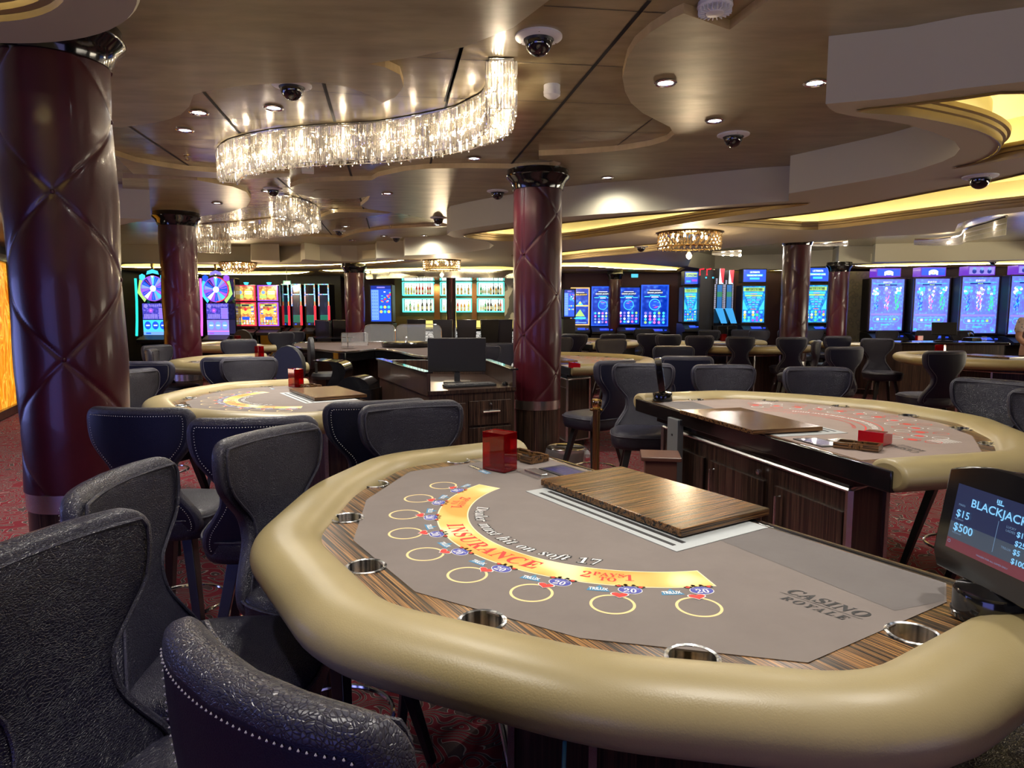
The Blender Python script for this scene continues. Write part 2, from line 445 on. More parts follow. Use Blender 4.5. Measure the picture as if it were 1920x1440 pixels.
# ================================================================ THE ROOM
ZP, ZG, ZS_ = 2.915, 2.87, 2.555
g = G(); g.box((2.0, 8.5, -0.05), (24, 26, 0.1)); struct(g.build('floor', M_carpet, smooth=False))
def wallbox(name, c, d, m, rz=0):
    return struct(G().box(c, d, rz).build(name, m, smooth=False))
wallbox('wall_back', (2, 20.6, 1.5), (24, 0.2, 3.2), M_maroon)
wallbox('wall_left', (-9.6, 8.5, 1.5), (0.2, 24, 3.2), M_darkwall)
wallbox('wall_right', (13.6, 8.5, 1.5), (0.2, 24, 3.2), M_maroon)
wallbox('wall_front', (2, -4.3, 1.5), (24, 0.2, 3.2), M_maroon)

# raised panelled ceiling with dark joints
g = G(); g.box((2.0, 8.2, ZP + 0.06), (24, 25, 0.12))
struct(g.build('ceiling', M_panel, smooth=False))
M_joint = mat('dark_joint', (0.004, 0.004, 0.004), 0.7)
def seam(a, b, w):
    A = Vector(survey(*a, ZP)); B = Vector(survey(*b, ZP)); d = (B - A).normalized(); n = Vector((-d.y, d.x)) * w / 2
    return [tuple(A + n), tuple(B + n), tuple(B - n), tuple(A - n)]
g = G()
for a, b, w in [((1218, 0), (955, 312), .022), ((868, 80), (835, 190), .022), ((868, 80), (804, 318), .018), ((605, 150), (628, 228), .022), ((640, 270), (664, 345), .022), ((382, 172), (450, 250), .022),
                ((243, 237), (357, 313), .02), ((516, 330), (600, 400), .02), ((672, 360), (684, 400), .02), ((687, 408), (694, 432), .02), ((595, 408), (622, 440), .02),
                ((1020, 10), (1280, 26), .006), ((782, 107), (1170, 125), .006), ((690, 178), (1190, 196), .006), ((520, 165), (690, 178), .006), ((915, 240), (1265, 250), .006), ((226, 260), (420, 262), .006), ((338, 220), (600, 225), .006),
                ((600, 305), (1000, 318), .006), ((1226, 220), (1145, 282), .008), ((232, 262), (600, 302), .006), ((500, 345), (690, 372), .006)]:
    g.flat([seam(a, b, w)], ZP - 0.002, 0, False)
struct(g.build('ceiling_joints', M_joint, smooth=False))

def px(pts, z): return [survey(a, b, z) for a, b in pts]
def slab(name, loop, z0=ZG, z1=ZP + 0.01):
    l = ccw(loop); g = G()
    g.flat([l], z0, 0, False); g.wall(l, z0, z1, 1)
    return struct(g.build(name, [M_gveneer, M_edge], smooth=True, ang=0.5))
leftedge = [(1045, -12), (1030, 0), (962, 52), (870, 88), (782, 106), (735, 113), (690, 120), (722, 126), (750, 140), (757, 162), (742, 182), (717, 193), (693, 178), (650, 163), (600, 155), (560, 155), (510, 157), (460, 160), (419, 166), (380, 172), (363, 178), (359, 188), (355, 200), (339, 215), (320, 223), (292, 230), (226, 239)]
P1 = px(leftedge, ZG)
slab('ceiling_cloud_left', P1 + [(-3.6, 5.0), (-5.2, 4.6), (-5.5, 2.0), (-4.5, -1.5), (-1.0, -2.0), (0.6, -0.5), (0.4, 2.2)])
rightedge = [(1453, -8), (1410, 24), (1368, 56), (1282, 25), (1262, 34), (1220, 60), (1190, 86), (1176, 109), (1167, 146), (1172, 172), (1183, 193), (1205, 212), (1232, 226), (1256, 238), (1264, 252), (1250, 264), (1220, 273), (1180, 280), (1147, 284), (1080, 289), (1010, 292), (1011, 299), (1035, 301), (1052, 305), (1050, 309), (1030, 313), (960, 316), (880, 315), (804, 316), (760, 320), (709, 331), (697, 338), (640, 339), (590, 341), (560, 345), (544, 352), (552, 362), (590, 371), (640, 374), (672, 372), (694, 367), (690, 375), (676, 386), (690, 392), (727, 397), (770, 404), (808, 412), (838, 420)]
P2 = px(rightedge, ZG)
slab('ceiling_cloud_right', P2 + [(-0.9, 9.6), (0.8, 8.4), (2.0, 7.2), (3.6, 6.2), (3.9, 4.6), (3.0, 3.9), (2.2, 3.6), (4.0, 2.6), (4.5, 0.5), (2.5, -0.6), (1.6, 0.8), (1.2, 2.4)])
slab('ceiling_cloud_crescent', px([(215, 291), (255, 304), (300, 312), (346, 319), (400, 323), (452, 325), (543, 325), (543, 332), (460, 336), (400, 334), (330, 330), (250, 326)], ZG))
slab('ceiling_cloud_oval', px([(230, 334), (303, 335), (370, 338), (437, 350), (462, 360), (471, 374), (462, 388), (430, 398), (380, 405), (345, 411), (300, 417), (260, 416), (230, 410)], ZG))
slab('ceiling_cloud_far_1', px([(627, 398), (680, 398), (731, 400), (700, 405), (640, 409), (560, 418), (500, 432), (520, 440), (640, 446), (668, 437), (720, 430), (795, 425), (840, 424), (842, 448), (700, 462), (500, 462), (380, 462), (380, 452), (470, 446), (455, 436), (520, 424), (600, 408)], ZG))

# soffit with the big raised field cut out of it
C1f = [(1903, 155), (1803, 166), (1694, 182), (1548, 195), (1556, 205), (1575, 213), (1605, 219), (1640, 223), (1700, 233), (1750, 248), (1790, 265), (1800, 279), (1790, 292), (1767, 303), (1712, 321), (1665, 331), (1621, 339), (1550, 351), (1479, 363)]
C2f = [(1479, 377), (1420, 380), (1366, 384), (1290, 390), (1220, 396), (1130, 401), (1055, 407), (990, 414), (930, 421), (880, 428), (845, 434), (838, 440), (850, 445), (885, 449), (915, 453), (926, 460), (918, 466), (895, 470), (860, 474), (810, 477), (759, 479)]
C3f = [(757, 483), (706, 484), (704, 488), (670, 490), (640, 490), (600, 489), (572, 486), (566, 487), (564, 491), (525, 492), (524, 488), (471, 488), (470, 492), (400, 492), (300, 492), (200, 492)]
hole = [(6.0, -3.2), (5.0, 0.5), (3.2, 2.7)] + px(C1f, ZS_) + px(C2f, ZS_) + px(C3f, ZS_) + [(-8.2, 12.0), (-5.2, 8.6)] + px([(283, 411), (224, 409), (0, 398)], ZS_) + [(-7.0, 6.6), (-7.0, -3.2)]
outer = [(-9.5, -4.2), (13.5, -4.2), (13.5, 20.5), (-9.5, 20.5)]
hole2 = px([(1300, 474), (1390, 462), (1480, 455), (1600, 449), (1650, 443), (1720, 440), (1790, 434), (1796, 420), (1830, 408), (1925, 396)], ZS_) + px([(1960, 486), (1920, 487), (1800, 489), (1640, 491), (1634, 494), (1572, 494), (1560, 499), (1500, 501), (1480, 505), (1340, 507), (1290, 500)], ZS_)
coves = dict(
    a=[(1605, 206), (1700, 194), (1800, 182), (1920, 170), (2050, 200), (1990, 285), (1920, 291), (1850, 304), (1785, 314), (1830, 303), (1862, 288), (1873, 272), (1862, 257), (1830, 242), (1780, 229), (1700, 214)],
    b=[(1345, 420), (1400, 413), (1534, 397), (1650, 377), (1770, 354), (1850, 340), (1960, 318), (2050, 330), (1960, 378), (1850, 392), (1700, 410), (1534, 429), (1440, 426)],
    c=[(868, 441), (930, 431), (1000, 422), (1055, 417), (1130, 409), (1220, 401), (1320, 393), (1420, 386), (1520, 380), (1440, 393), (1340, 408), (1250, 422), (1150, 437), (1055, 449), (960, 451), (905, 448)],
    d=[(958, 478), (1055, 472), (1120, 465), (1180, 461), (1250, 455), (1300, 452), (1270, 464), (1180, 475), (1100, 482), (1055, 487), (962, 489)],
    e=[(1050, 492), (1130, 491), (1200, 494), (1285, 502), (1270, 510), (1180, 508), (1100, 503), (1050, 503)],
    f=[(234, 494), (400, 495), (560, 495), (640, 494), (720, 488), (790, 487), (740, 494), (640, 500), (500, 504), (400, 505), (234, 505)],
    g=[(600, 506), (700, 503), (780, 501), (870, 499), (960, 500), (960, 513), (900, 510), (820, 508), (700, 510), (620, 512)],
    h=[(1600, 497), (1680, 493), (1800, 491), (1960, 488), (1960, 498), (1800, 500), (1680, 503), (1610, 503)],
    i=[(1300, 510), (1400, 508), (1500, 505), (1570, 502), (1570, 509), (1450, 511), (1300, 514)],
    j=[(330, 508), (420, 508), (520, 508), (590, 509), (560, 516), (480, 518), (380, 517)],
    k=[(1300, 460), (1380, 449), (1400, 444), (1290, 440), (1200, 441), (1090, 456), (1150, 455), (1230, 448), (1270, 450)])
holes = [hole, hole2]
CV = {}
for k_, pts in coves.items():
    l = px(pts, ZS_)
    l = smooth_closed(l, 3) if k_ not in ('d', 'e') else l
    CV[k_] = ccw(l)
disc_c = (-1.86, 1.95)
g = G()
g.flat([outer, hole, hole2] + list(CV[k_] for k_ in 'abcdefghij'), ZS_, 0, False)
g.wall(ccw(hole), ZS_, ZG + 0.05, 1, flip=True)
g.wall(ccw(hole2), ZS_, ZG + 0.05, 1, flip=True)
struct(g.build('ceiling_soffit', [M_mauve, M_cream], ang=0.35))
def cove(name, loop, wide=0.16, up=0.30, big=True):
    g = G()
    rings = [(0.0, ZS_ - 0.008), (0.010, ZS_ - 0.012), (0.016, ZS_ + 0.012), (0.018, ZS_ + 0.03), (0.034, ZS_ + 0.034), (0.038, ZS_ + 0.055), (0.055, ZS_ + 0.06), (0.058, ZS_ + 0.085)]
    if not big: rings = [(0.0, ZS_ - 0.012), (0.02, ZS_ + 0.02), (0.045, ZS_ + 0.04)]
    ls = [[(x, y, z) for x, y in offset(loop, -d)] for d, z in rings]
    n = len(ls[0]); vs = [p for l in ls for p in l]; fs = []
    for i in range(len(ls) - 1):
        for j in range(n): fs.append((i * n + j, i * n + (j + 1) % n, (i + 1) * n + (j + 1) % n, (i + 1) * n + j))
    g.add(vs, fs)
    struct(g.build('ceiling_moulding_' + name, M_gold, ang=0.5))
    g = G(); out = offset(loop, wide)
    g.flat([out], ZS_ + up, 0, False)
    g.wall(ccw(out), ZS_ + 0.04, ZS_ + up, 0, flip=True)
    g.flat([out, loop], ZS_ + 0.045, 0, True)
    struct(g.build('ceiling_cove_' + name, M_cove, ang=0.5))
    g = G(); g.tube([(x, y, ZS_ + 0.055) for x, y in offset(loop, min(wide * 0.5, 0.03))], 0.006, 4, closed=True)
    struct(g.build('trim_led_' + name, M_led))
for k_ in 'abcdefghij': cove(k_, CV[k_], {'a': 0.045, 'b': 0.10, 'c': 0.045}.get(k_, 0.14), 0.26 if k_ in 'abc' else 0.2, k_ in 'abcd')

# round drop disc close to the camera
g = G(); R0 = 0.76
prof = [(R0, ZG + 0.05), (R0, ZS_ + 0.01), (R0 - 0.01, ZS_), (0.56, ZS_), (0.555, ZS_ + 0.02), (0.53, ZS_ + 0.025), (0.525, ZS_ + 0.045), (0.50, ZS_ + 0.05), (0.49, ZS_ + 0.075), (0.45, ZS_ + 0.085)]
mi = [0, 0, 1, 2, 2, 2, 2, 2, 2]
g.lathe(prof, 64, (disc_c[0], disc_c[1], 0), mats=mi, sx=1.0, sy=0.98)
g.f = [f for f in g.f if len(f) == 4]; g.m = g.m[:len(g.f)]
struct(g.build('ceiling_drop_disc', [M_cream, M_mauve, M_gold], ang=0.4))
g = G()
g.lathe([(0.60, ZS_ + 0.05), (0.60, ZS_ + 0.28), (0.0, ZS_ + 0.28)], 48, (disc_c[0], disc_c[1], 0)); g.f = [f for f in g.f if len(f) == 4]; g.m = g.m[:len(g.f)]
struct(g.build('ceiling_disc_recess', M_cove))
g = G(); g.tube([(disc_c[0] + 0.55 * cos(a * pi / 24), disc_c[1] + 0.55 * sin(a * pi / 24), ZS_ + 0.1) for a in range(48)], 0.007, 4, closed=True)
struct(g.build('trim_led_disc', M_led))

# ---------------------------------------------------------------- pillars
def pillar(x, y, R=0.2275, z0=0.70, label='', ztop=2.69, per=0.375, rot=0.0, zc=ZG, detail=True):
    e = empty('pillar', (x, y, 0), rot); e['label'] = label; e['category'] = 'pillar'; e['kind'] = 'structure'
    g = G(); g.lathe([(R * 0.985, 0.0), (R * 0.985, z0 - 0.085)], 40); g.build('pillar_base', M_ebony, e)
    g = G(); g.lathe([(R * 0.99, z0 - 0.09), (R * 1.01, z0 - 0.087), (R * 1.01, z0), (R * 0.98, z0 + 0.003)], 40); g.build('metal_band', M_steel, e)
    na, nz = (160, 200) if detail else (64, 90)
    H = ztop - z0; vs = []; fs = []; ms = []
    for i in range(nz + 1):
        z = H * i / nz
        for j in range(na):
            th = j / na * 4.0
            a = (th + (z + 0.12) / per) / 2; b = (th - (z + 0.12) / per) / 2
            da = abs(a - round(a)) * 2; db = abs(b - round(b)) * 2
            pu = min(1, (min(da, db) / 0.10)) ; puff = sqrt(max(0, 1 - (1 - pu) ** 2))
            bulge = (da * db) ** 0.5
            r = R * 0.965 + 0.007 * puff + 0.012 * bulge
            dv = min(th % 4, 4 - th % 4)
            if dv < 0.035: r -= 0.006
            an = 2 * pi * j / na
            vs.append((r * cos(an), r * sin(an), z0 + z))
    for i in range(nz):
        for j in range(na): fs.append((i * na + j, i * na + (j + 1) % na, (i + 1) * na + (j + 1) % na, (i + 1) * na + j))
    g = G(); g.add(vs, fs); g.build('padded_leather', M_burg, e, ang=1.5)
    g = G(); k = 0
    for i in range(-1, int(H / per) + 2):
        for q in range(4):
            if (i + q) % 2 == 0:
                zz = i * per - 0.12
                if 0.02 < zz < H - 0.02:
                    an = q * pi / 2; g.lathe([(0.0, -0.011), (0.009, -0.008), (0.012, 0), (0.009, 0.008), (0.0, 0.011)], 8, (R * 0.975 * cos(an), R * 0.975 * sin(an), z0 + zz))
    g.build('tuft_buttons', M_burg, e)
    g = G(); g.lathe([(R * 0.98, ztop - 0.005), (R * 1.06, ztop + 0.0), (R * 1.08, ztop + 0.02), (R * 1.16, ztop + 0.075), (R * 1.33, ztop + 0.11), (R * 1.35, ztop + 0.125), (R * 1.28, zc - 0.03), (R * 1.28, zc)], 48); g.build('capital', M_black, e)
    return e
pillar(-2.135, 3.30, label='big burgundy padded pillar nearest the camera, beside the front stools', rot=radians(114))
pillar(0.245, 6.62, label='burgundy padded pillar standing between the pit desk and the middle tables', rot=radians(232))
pillar(-4.52, 9.35, label='burgundy padded pillar between the two wheel slot machines', rot=radians(40), detail=False)
pillar(-3.35, 14.6, 0.20, 0.7, 'slim burgundy pillar beside the blue keno display', 2.36, detail=False, zc=ZS_)
pillar(2.55, 17.0, 0.155, 0.7, 'slim burgundy pillar in front of the blue curved slot machines', 2.34, detail=False, zc=ZS_)
pillar(4.85, 11.75, 0.22, 0.7, 'tall burgundy pillar between the two reef game machines', 2.66, rot=radians(100), detail=False)
pillar(6.75, 14.2, 0.19, 0.7, 'dark burgundy pillar beside the patterned wall panel', 2.36, detail=False, zc=ZS_)

# ================================================================ LIGHT FITTINGS
def make_downlight():
    e = empty('downlight', label='x', cat='ceiling light')
    g = G(); g.lathe([(0.062, 0.0), (0.066, -0.006), (0.058, -0.012), (0.050, -0.006), (0.046, 0.012)], 24); g.f = [f for f in g.f if len(f) == 4]; g.m = g.m[:len(g.f)]
    g.build('trim_ring', M_chrome, e)
    g = G(); g.lathe([(0.0, -0.002), (0.035, -0.003), (0.048, 0.004)], 24); g.f = [f for f in g.f if len(f) == 4]; g.m = g.m[:len(g.f)]
    g.build('lamp_lens', M_lamp, e)
    return e
DL = make_downlight()
def downlight(x, y, z, label, power=26, size=158, group='recessed ceiling downlights', blend=1.0, col=(1.0, 0.94, 0.85)):
    o = place(DL, USED, (x, y, z - 0.001), 0, label, group)
    l = bpy.data.lights.new('downlight_beam', 'SPOT'); l.energy = power; l.spot_size = radians(size); l.spot_blend = blend
    l.shadow_soft_size = 0.05; l.color = col
    s = bpy.data.objects.new('beam', l); s.location = (0, 0, -0.03); s.parent = o; COL.objects.link(s)
    return o
for (a, b), z, lab, pw in [
    ((1248, 154), ZG, 'round downlight on the gold ceiling beside the curved step', 30), ((1528, 154), ZG, 'round downlight on the gold ceiling touching the tall drop fascia', 30),
    ((1340, 225), ZG, 'round downlight on the gold ceiling beside a dome camera', 30), ((1139, 332), ZG, 'round downlight on the gold ceiling close by the middle pillar', 9),
    ((726, 362), ZG, 'downlight alone on the wavy gold ceiling panel', 30), ((407, 380), ZG, 'downlight under the oval ceiling panel lit purple', 30),
    ((627, 392), ZP, 'downlight beside the pointed veneer strip', 28), ((648, 424), ZP, 'downlight just above the small far dome camera', 28),
    ((720, 442), ZG, 'faint far downlight above the cream drop', 8), ((795, 441), ZG, 'faint far downlight next to the cream round drop', 8), ((661, 450), ZG, 'tiny far downlight above the stepped fascia', 24), ((586, 460), ZG, 'tiny far downlight above the bare fascia', 34),
    ((820, 421), ZG, 'downlight beside the far sprinkler camera', 24),
    ((513, 201), ZP, 'downlight between dome camera and crystal ribbon', 34), ((373, 210), ZP, 'downlight by the dark joint next to the big pillar', 34), ((347, 243), ZP, 'downlight above the sprinkler head', 34),
    ((567, 288), ZP, 'downlight peeking out under the crystal ribbon', 30), ((889, 296), ZP, 'downlight just past the crystal ribbon end', 34), ((500, 358), ZP, 'downlight beside the second dome camera', 28), ((527, 398), ZP, 'downlight inside the second crystal ribbon', 26)]:
    x, y = survey(a, b, z); downlight(x, y, z, lab, pw * 0.95)
# fittings overhead, out of the picture
for x, y, pw in [(0.55, 1.25, 30), (-0.9, 1.0, 24), (1.5, 1.8, 22), (-0.45, 2.45, 22)]:
    downlight(x, y, ZG, 'recessed downlight overhead near the front blackjack table', pw, 110, blend=0.8)
for x, y, pw in [(5.2, 9.6, 30), (7.5, 8.2, 34), (4.4, 7.0, 26), (8.6, 11.0, 30), (-6.6, 10.5, 30), (-4.6, 4.9, 30), (-6.4, 7.6, 20), (2.6, 12.5, 28), (-1, 16.5, 28), (6.3, 13.0, 26), (0.6, 12.2, 26), (-5.2, 13.2, 20)]:  # added bare spots without fittings, for more light in the farther room
    z = ZG if (x, y) in ((-4.6, 4.9), (4.4, 7.0), (7.5, 8.2), (8.6, 11.0)) else ZS_
    l = bpy.data.lights.new('ceiling_fill', 'SPOT'); l.energy = pw * 2.6; l.spot_size = radians(120); l.spot_blend = 0.8; l.shadow_soft_size = 0.06; l.color = (1.0, 0.90, 0.74)
    s = bpy.data.objects.new('ceiling_fill', l); s.location = (x, y, ZS_ - 0.04); COL.objects.link(s)

# crystal ribbon chandeliers
def ribbon(path, label, width=0.065, drop=0.285, step=0.017, bulbs=14, power=4.2):
    n = len(path)
    cx = sum(p[0] for p in path) / n; cy = sum(p[1] for p in path) / n
    e = empty('crystal_chandelier', (cx, cy, ZP), label=label, cat='chandelier', group='crystal ribbon chandeliers')
    P = smooth_open([(p[0] - cx, p[1] - cy) for p in path], 10)
    sides = []
    for s in (1, -1):
        o = []
        for i in range(len(P)):
            a = Vector(P[max(0, i - 1)]); b = Vector(P[min(len(P) - 1, i + 1)]); d = (b - a).normalized()
            o.append((P[i][0] - d.y * width * s, P[i][1] + d.x * width * s))
        sides.append(o)
    loop = sides[0] + sides[1][::-1]
    g = G()
    for z, r in ((-0.012, 0.008), (-drop * 0.93, 0.003)): g.tube([(x, y, z) for x, y in loop], r, 5, closed=True)
    g.build('rim', M_chrome, e)
    pl = G(); pl.flat([loop], -0.004, 0, False); pl.build('ceiling_plate', M_chrome, e)
    g = G(); rnd = random.Random(3)
    L_ = loop + [loop[0]]; acc = 0.0
    for i in range(len(L_) - 1):
        a, b = Vector(L_[i]), Vector(L_[i + 1]); d = (b - a).length
        if d < 1e-6: continue
        t = -acc
        while t + step < d:
            t += step; q = a + (b - a) * (max(0, t) / d)
            nn = Vector((-(b - a).y, (b - a).x)).normalized()
            for row, off in ((0, 0.0), (1, 0.016)):
                zt = -0.01 - rnd.random() * 0.008; 
                nseg = 3; dz = (drop - 0.01 - rnd.random() * 0.05 * 1) / nseg
                for k in range(nseg):
                    rr = 0.0052 + rnd.random() * 0.002; an = rnd.random() * pi
                    qx, qy = q.x + nn.x * off * (1 if i < 1e9 else 0), q.y + nn.y * off
                    z1 = zt - k * dz; z0 = z1 - dz * 0.93
                    vs = []
                    for z, f in ((z1, 0.35), (z1 - 0.008, 1), (z0 + 0.008, 1), (z0, 0.3)):
                        for j in range(4): vs.append((qx + rr * f * cos(an + j * pi / 2), qy + rr * f * sin(an + j * pi / 2), z))
                    fs = [(u * 4 + j, u * 4 + (j + 1) % 4, (u + 1) * 4 + (j + 1) % 4, (u + 1) * 4 + j) for u in range(3) for j in range(4)]
                    g.add(vs, fs)
        acc = d - t
    c = g.build('crystal_curtain', M_crystal, e, smooth=False); c['kind'] = 'stuff'
    for k in range(bulbs):
        i = int((k + 0.5) / bulbs * (len(P) - 1)); q = P[i]
        b = G(); b.lathe([(0.0, 0.0), (0.009, -0.005), (0.009, -0.05)], 8, (q[0], q[1], -0.01)); b.lathe([(0.0, -0.115), (0.006, -0.10), (0.012, -0.075), (0.010, -0.055), (0.007, -0.05)], 10, (q[0], q[1], -0.01)); 
        b.build('candle_bulb', M_bulb, e)
        l = bpy.data.lights.new('bulb_glow', 'POINT'); l.energy = power; l.color = (1, 0.84, 0.62); l.shadow_soft_size = 0.02
        s = bpy.data.objects.new('bulb_glow', l); s.location = (q[0], q[1], -0.15); s.parent = e; COL.objects.link(s)
    return e
ribbon(px([(940, 108), (937, 150), (925, 172), (900, 186), (862, 203), (782, 220), (709, 231), (600, 238), (520, 246), (462, 258), (436, 268), (424, 282)], ZP), 'large S-shaped crystal ribbon chandelier hanging over the front tables')
ribbon(px([(524, 364), (560, 374), (584, 386), (585, 398), (545, 405), (500, 410), (455, 415), (400, 419), (350, 428), (330, 440), (380, 446), (430, 448)], ZP), 'smaller golden crystal ribbon chandelier further back behind a pillar', bulbs=8, step=0.03)

def crown(name, x, y, z, R, h, label, dome=False, n=32, power=48):
    e = empty('crystal_crown_chandelier', (x, y, z), label=label, cat='chandelier', group='round gilt chandeliers')
    g = G(); g.lathe([(R * 1.02, 0), (R * 1.04, -0.02), (R * 0.98, -0.03)], 40); g.build('ceiling_ring', M_brass, e)
    g = G(); rnd = random.Random(5)
    rows = 5 if not dome else 8
    for k in range(rows):
        t = k / (rows - 1)
        rr = R if not dome else R * sqrt(max(0.02, 1 - (t * 0.97) ** 2))
        nn = int(n * max(0.25, rr / R))
        for j in range(nn):
            a = 2 * pi * (j + 0.5 * (k % 2)) / nn
            q = (rr * cos(a), rr * sin(a), -0.02 - t * h); s_ = R * 0.048
            g.add([(q[0], q[1], q[2] + s_ * 1.5), (q[0] + s_, q[1], q[2]), (q[0], q[1] + s_, q[2]), (q[0] - s_, q[1], q[2]), (q[0], q[1] - s_, q[2]), (q[0], q[1], q[2] - s_ * 1.5)],
                  [(0, 1, 2), (0, 2, 3), (0, 3, 4), (0, 4, 1), (5, 2, 1), (5, 3, 2), (5, 4, 3), (5, 1, 4)])
    b_ = g.build('crystal_beads', M_amber, e, smooth=False); b_['kind'] = 'stuff'
    if not dome:
        g = G(); g.tube([(R * 1.0 * cos(a * pi / 20), R * 1.0 * sin(a * pi / 20), -h - 0.02) for a in range(40)], 0.012, 5, closed=True); g.build('lower_hoop', M_brass, e)
        g = G(); g.lathe([(0.0, -0.05), (0.03, -0.03), (0.04, 0.0), (0.02, 0.04), (0.0, 0.06)], 10, (0, 0, -h - 0.12)); g.build('pendant_drop', M_amber, e)
    for k in range(6):
        a = k * pi / 3; q = (R * 0.55 * cos(a), R * 0.55 * sin(a))
        b = G(); b.lathe([(0.0, -0.04), (0.018, -0.01), (0.012, 0.02), (0.0, 0.03)], 8, (q[0], q[1], -h * 0.35)); b.build('candle_bulb', M_bulb, e)
    l = bpy.data.lights.new('crown_glow', 'POINT'); l.energy = power; l.color = (1, 0.78, 0.50); l.shadow_soft_size = 0.1
    s = bpy.data.objects.new('crown_glow', l); s.location = (0, 0, -h - 0.16); s.parent = e; COL.objects.link(s)
M_amber = bpy.data.materials.new('amber_crystal'); M_amber.use_nodes = True
nt = M_amber.node_tree; nt.nodes.remove(nt.nodes['Principled BSDF'])
gl = nt.nodes.new('ShaderNodeBsdfAnisotropic'); gl.inputs['Color'].default_value = (1, 0.88, 0.66, 1); gl.inputs['Roughness'].default_value = 0.2
tl = nt.nodes.new('ShaderNodeBsdfTranslucent'); tl.inputs[0].default_value = (1.0, 0.80, 0.50, 1)
m1 = nt.nodes.new('ShaderNodeMixShader'); m1.inputs[0].default_value = 0.5
nt.links.new(gl.outputs[0], m1.inputs[1]); nt.links.new(tl.outputs[0], m1.inputs[2]); nt.links.new(m1.outputs[0], nt.nodes['Material Output'].inputs[0])
x, y = survey(1293, 436, ZS_); crown('a', x, y, ZS_, 0.39, 0.17, 'gilt crown chandelier with a pendant drop, right of the middle pillar')
crown('b', elev(828, 492, 13.6)[0], 13.6, ZS_, 0.36, 0.16, 'gilt crown chandelier in front of the lit bar')
crown('c', elev(474, 508, 15.0)[0], 14.2, ZS_ - 0.0, 0.36, 0.20, 'gilt bowl chandelier above the coin slot machines', dome=True)
# far crystal swags
def swag(pts, z, label, drop):
    P = smooth_open(pts, 8); cx = sum(p[0] for p in P) / len(P); cy = sum(p[1] for p in P) / len(P)
    e = empty('crystal_swag', (cx, cy, z), label=label, cat='chandelier', group='far crystal swags')
    g = G(); g.tube([(p[0] - cx, p[1] - cy, -0.01) for p in P], 0.02, 5); g.build('rim', M_chrome, e)
    g = G(); rnd = random.Random(9)
    for i in range(len(P) - 1):
        for k in range(6):
            q = Vector(P[i]).lerp(Vector(P[i + 1]), k / 6) - Vector((cx, cy))
            d_ = drop * (0.35 + 0.65 * i / len(P)); rr = 0.012
            for s in range(3):
                z1 = -0.02 - s * d_ / 3; z0 = z1 - d_ / 3.3
                vs = [(q.x + rr * cos(j * pi / 2), q.y + rr * sin(j * pi / 2), zz) for zz in (z1, z0) for j in range(4)]
                g.add(vs, [(j, (j + 1) % 4, 4 + (j + 1) % 4, 4 + j) for j in range(4)])
    c = g.build('crystal_curtain', M_crystal, e, smooth=False); c['kind'] = 'stuff'
    for t in (0.25, 0.55, 0.85):
        q = P[int(t * (len(P) - 1))]
        l = bpy.data.lights.new('bulb_glow', 'POINT'); l.energy = 8; l.color = (0.95, 0.85, 0.75); l.shadow_soft_size = 0.03
        s = bpy.data.objects.new('bulb_glow', l); s.location = (q[0] - cx, q[1] - cy - 0.1, -0.1); s.parent = e; COL.objects.link(s)
swag(px([(1715, 448), (1760, 446), (1800, 440), (1812, 428), (1850, 416), (1888, 404)], 2.86), 2.86, 'crystal swag curling over the periwinkle slot machines', 0.26)
swag(px([(1500, 456), (1540, 455), (1590, 452)], 2.8), 2.80, 'thin crystal swag beside the tall burgundy pillar', 0.07)
swag([(elev(1336, 470, 14)[0], 14.0), (elev(1378, 466, 14)[0], 13.6)], 2.75, 'short crystal swag behind the gilt crown chandelier', 0.12)

# dome cameras, detectors, sprinkler
def make_domecam():
    e = empty('dome_camera', label='x', cat='security camera')
    g = G(); g.lathe([(0.118, 0.0), (0.118, -0.008), (0.10, -0.016), (0.078, -0.02), (0.07, -0.012)], 36); g.build('mounting_plate', M_white, e)
    g = G(); g.lathe([(0.076, -0.016), (0.074, -0.022), (0.07, -0.03)] , 32); g.build('dome_collar', M_blackm, e)
    g = G(); g.lathe([(0.068 * cos(t * pi / 16), -0.028 - 0.068 * sin(t * pi / 16)) for t in range(9)], 28); g.build('dome', M_dome, e)
    g = G()
    for k in range(3): a = 0.5 + k * 2.1; g.lathe([(0.004, 0), (0.004, -0.003), (0.0, -0.004)], 6, (0.1 * cos(a), 0.1 * sin(a), -0.014))
    g.build('screws', M_steel, e)
    return e
DC = make_domecam()
for (a, b), z, lab, s in [((1010, 68), ZP, 'large white dome camera beside the end of the crystal ribbon', 1.0), ((547, 158), ZP, 'dome camera on the bronze panels near the big pillar', 1.0),
    ((1375, 252), ZG, 'dome camera on the gold ceiling between downlight and drop fascia', 1.0), ((933, 358), ZG, 'dome camera beside the capital of the middle pillar', 1.0),
    ((512, 354), ZP, 'dome camera touching the smaller crystal ribbon', 0.9), ((822, 408), ZG, 'far dome camera beside the cream round drop', 1.0), ((636, 432), ZP, 'far dome camera below the ceiling crescent', 0.9), ((743, 445), ZG, 'far dome camera above the stepped fascia', 0.9),
    ((1838, 330), ZS_, 'dome camera on the soffit beneath the long lit cove', 1.0), ((1202, 462), ZS_, 'dark dome camera beside the gilt crown chandelier', 0.9), ((800, 494), ZS_, 'small dome camera in front of the bar chandelier', 0.8), ((1862, 490), ZS_, 'tiny dome camera above the periwinkle slot machines', 0.8)]:
    x, y = survey(a, b, z); o = place(DC, USED, (x, y, z), 0, lab, 'ceiling dome cameras'); o.scale = (s, s, s)
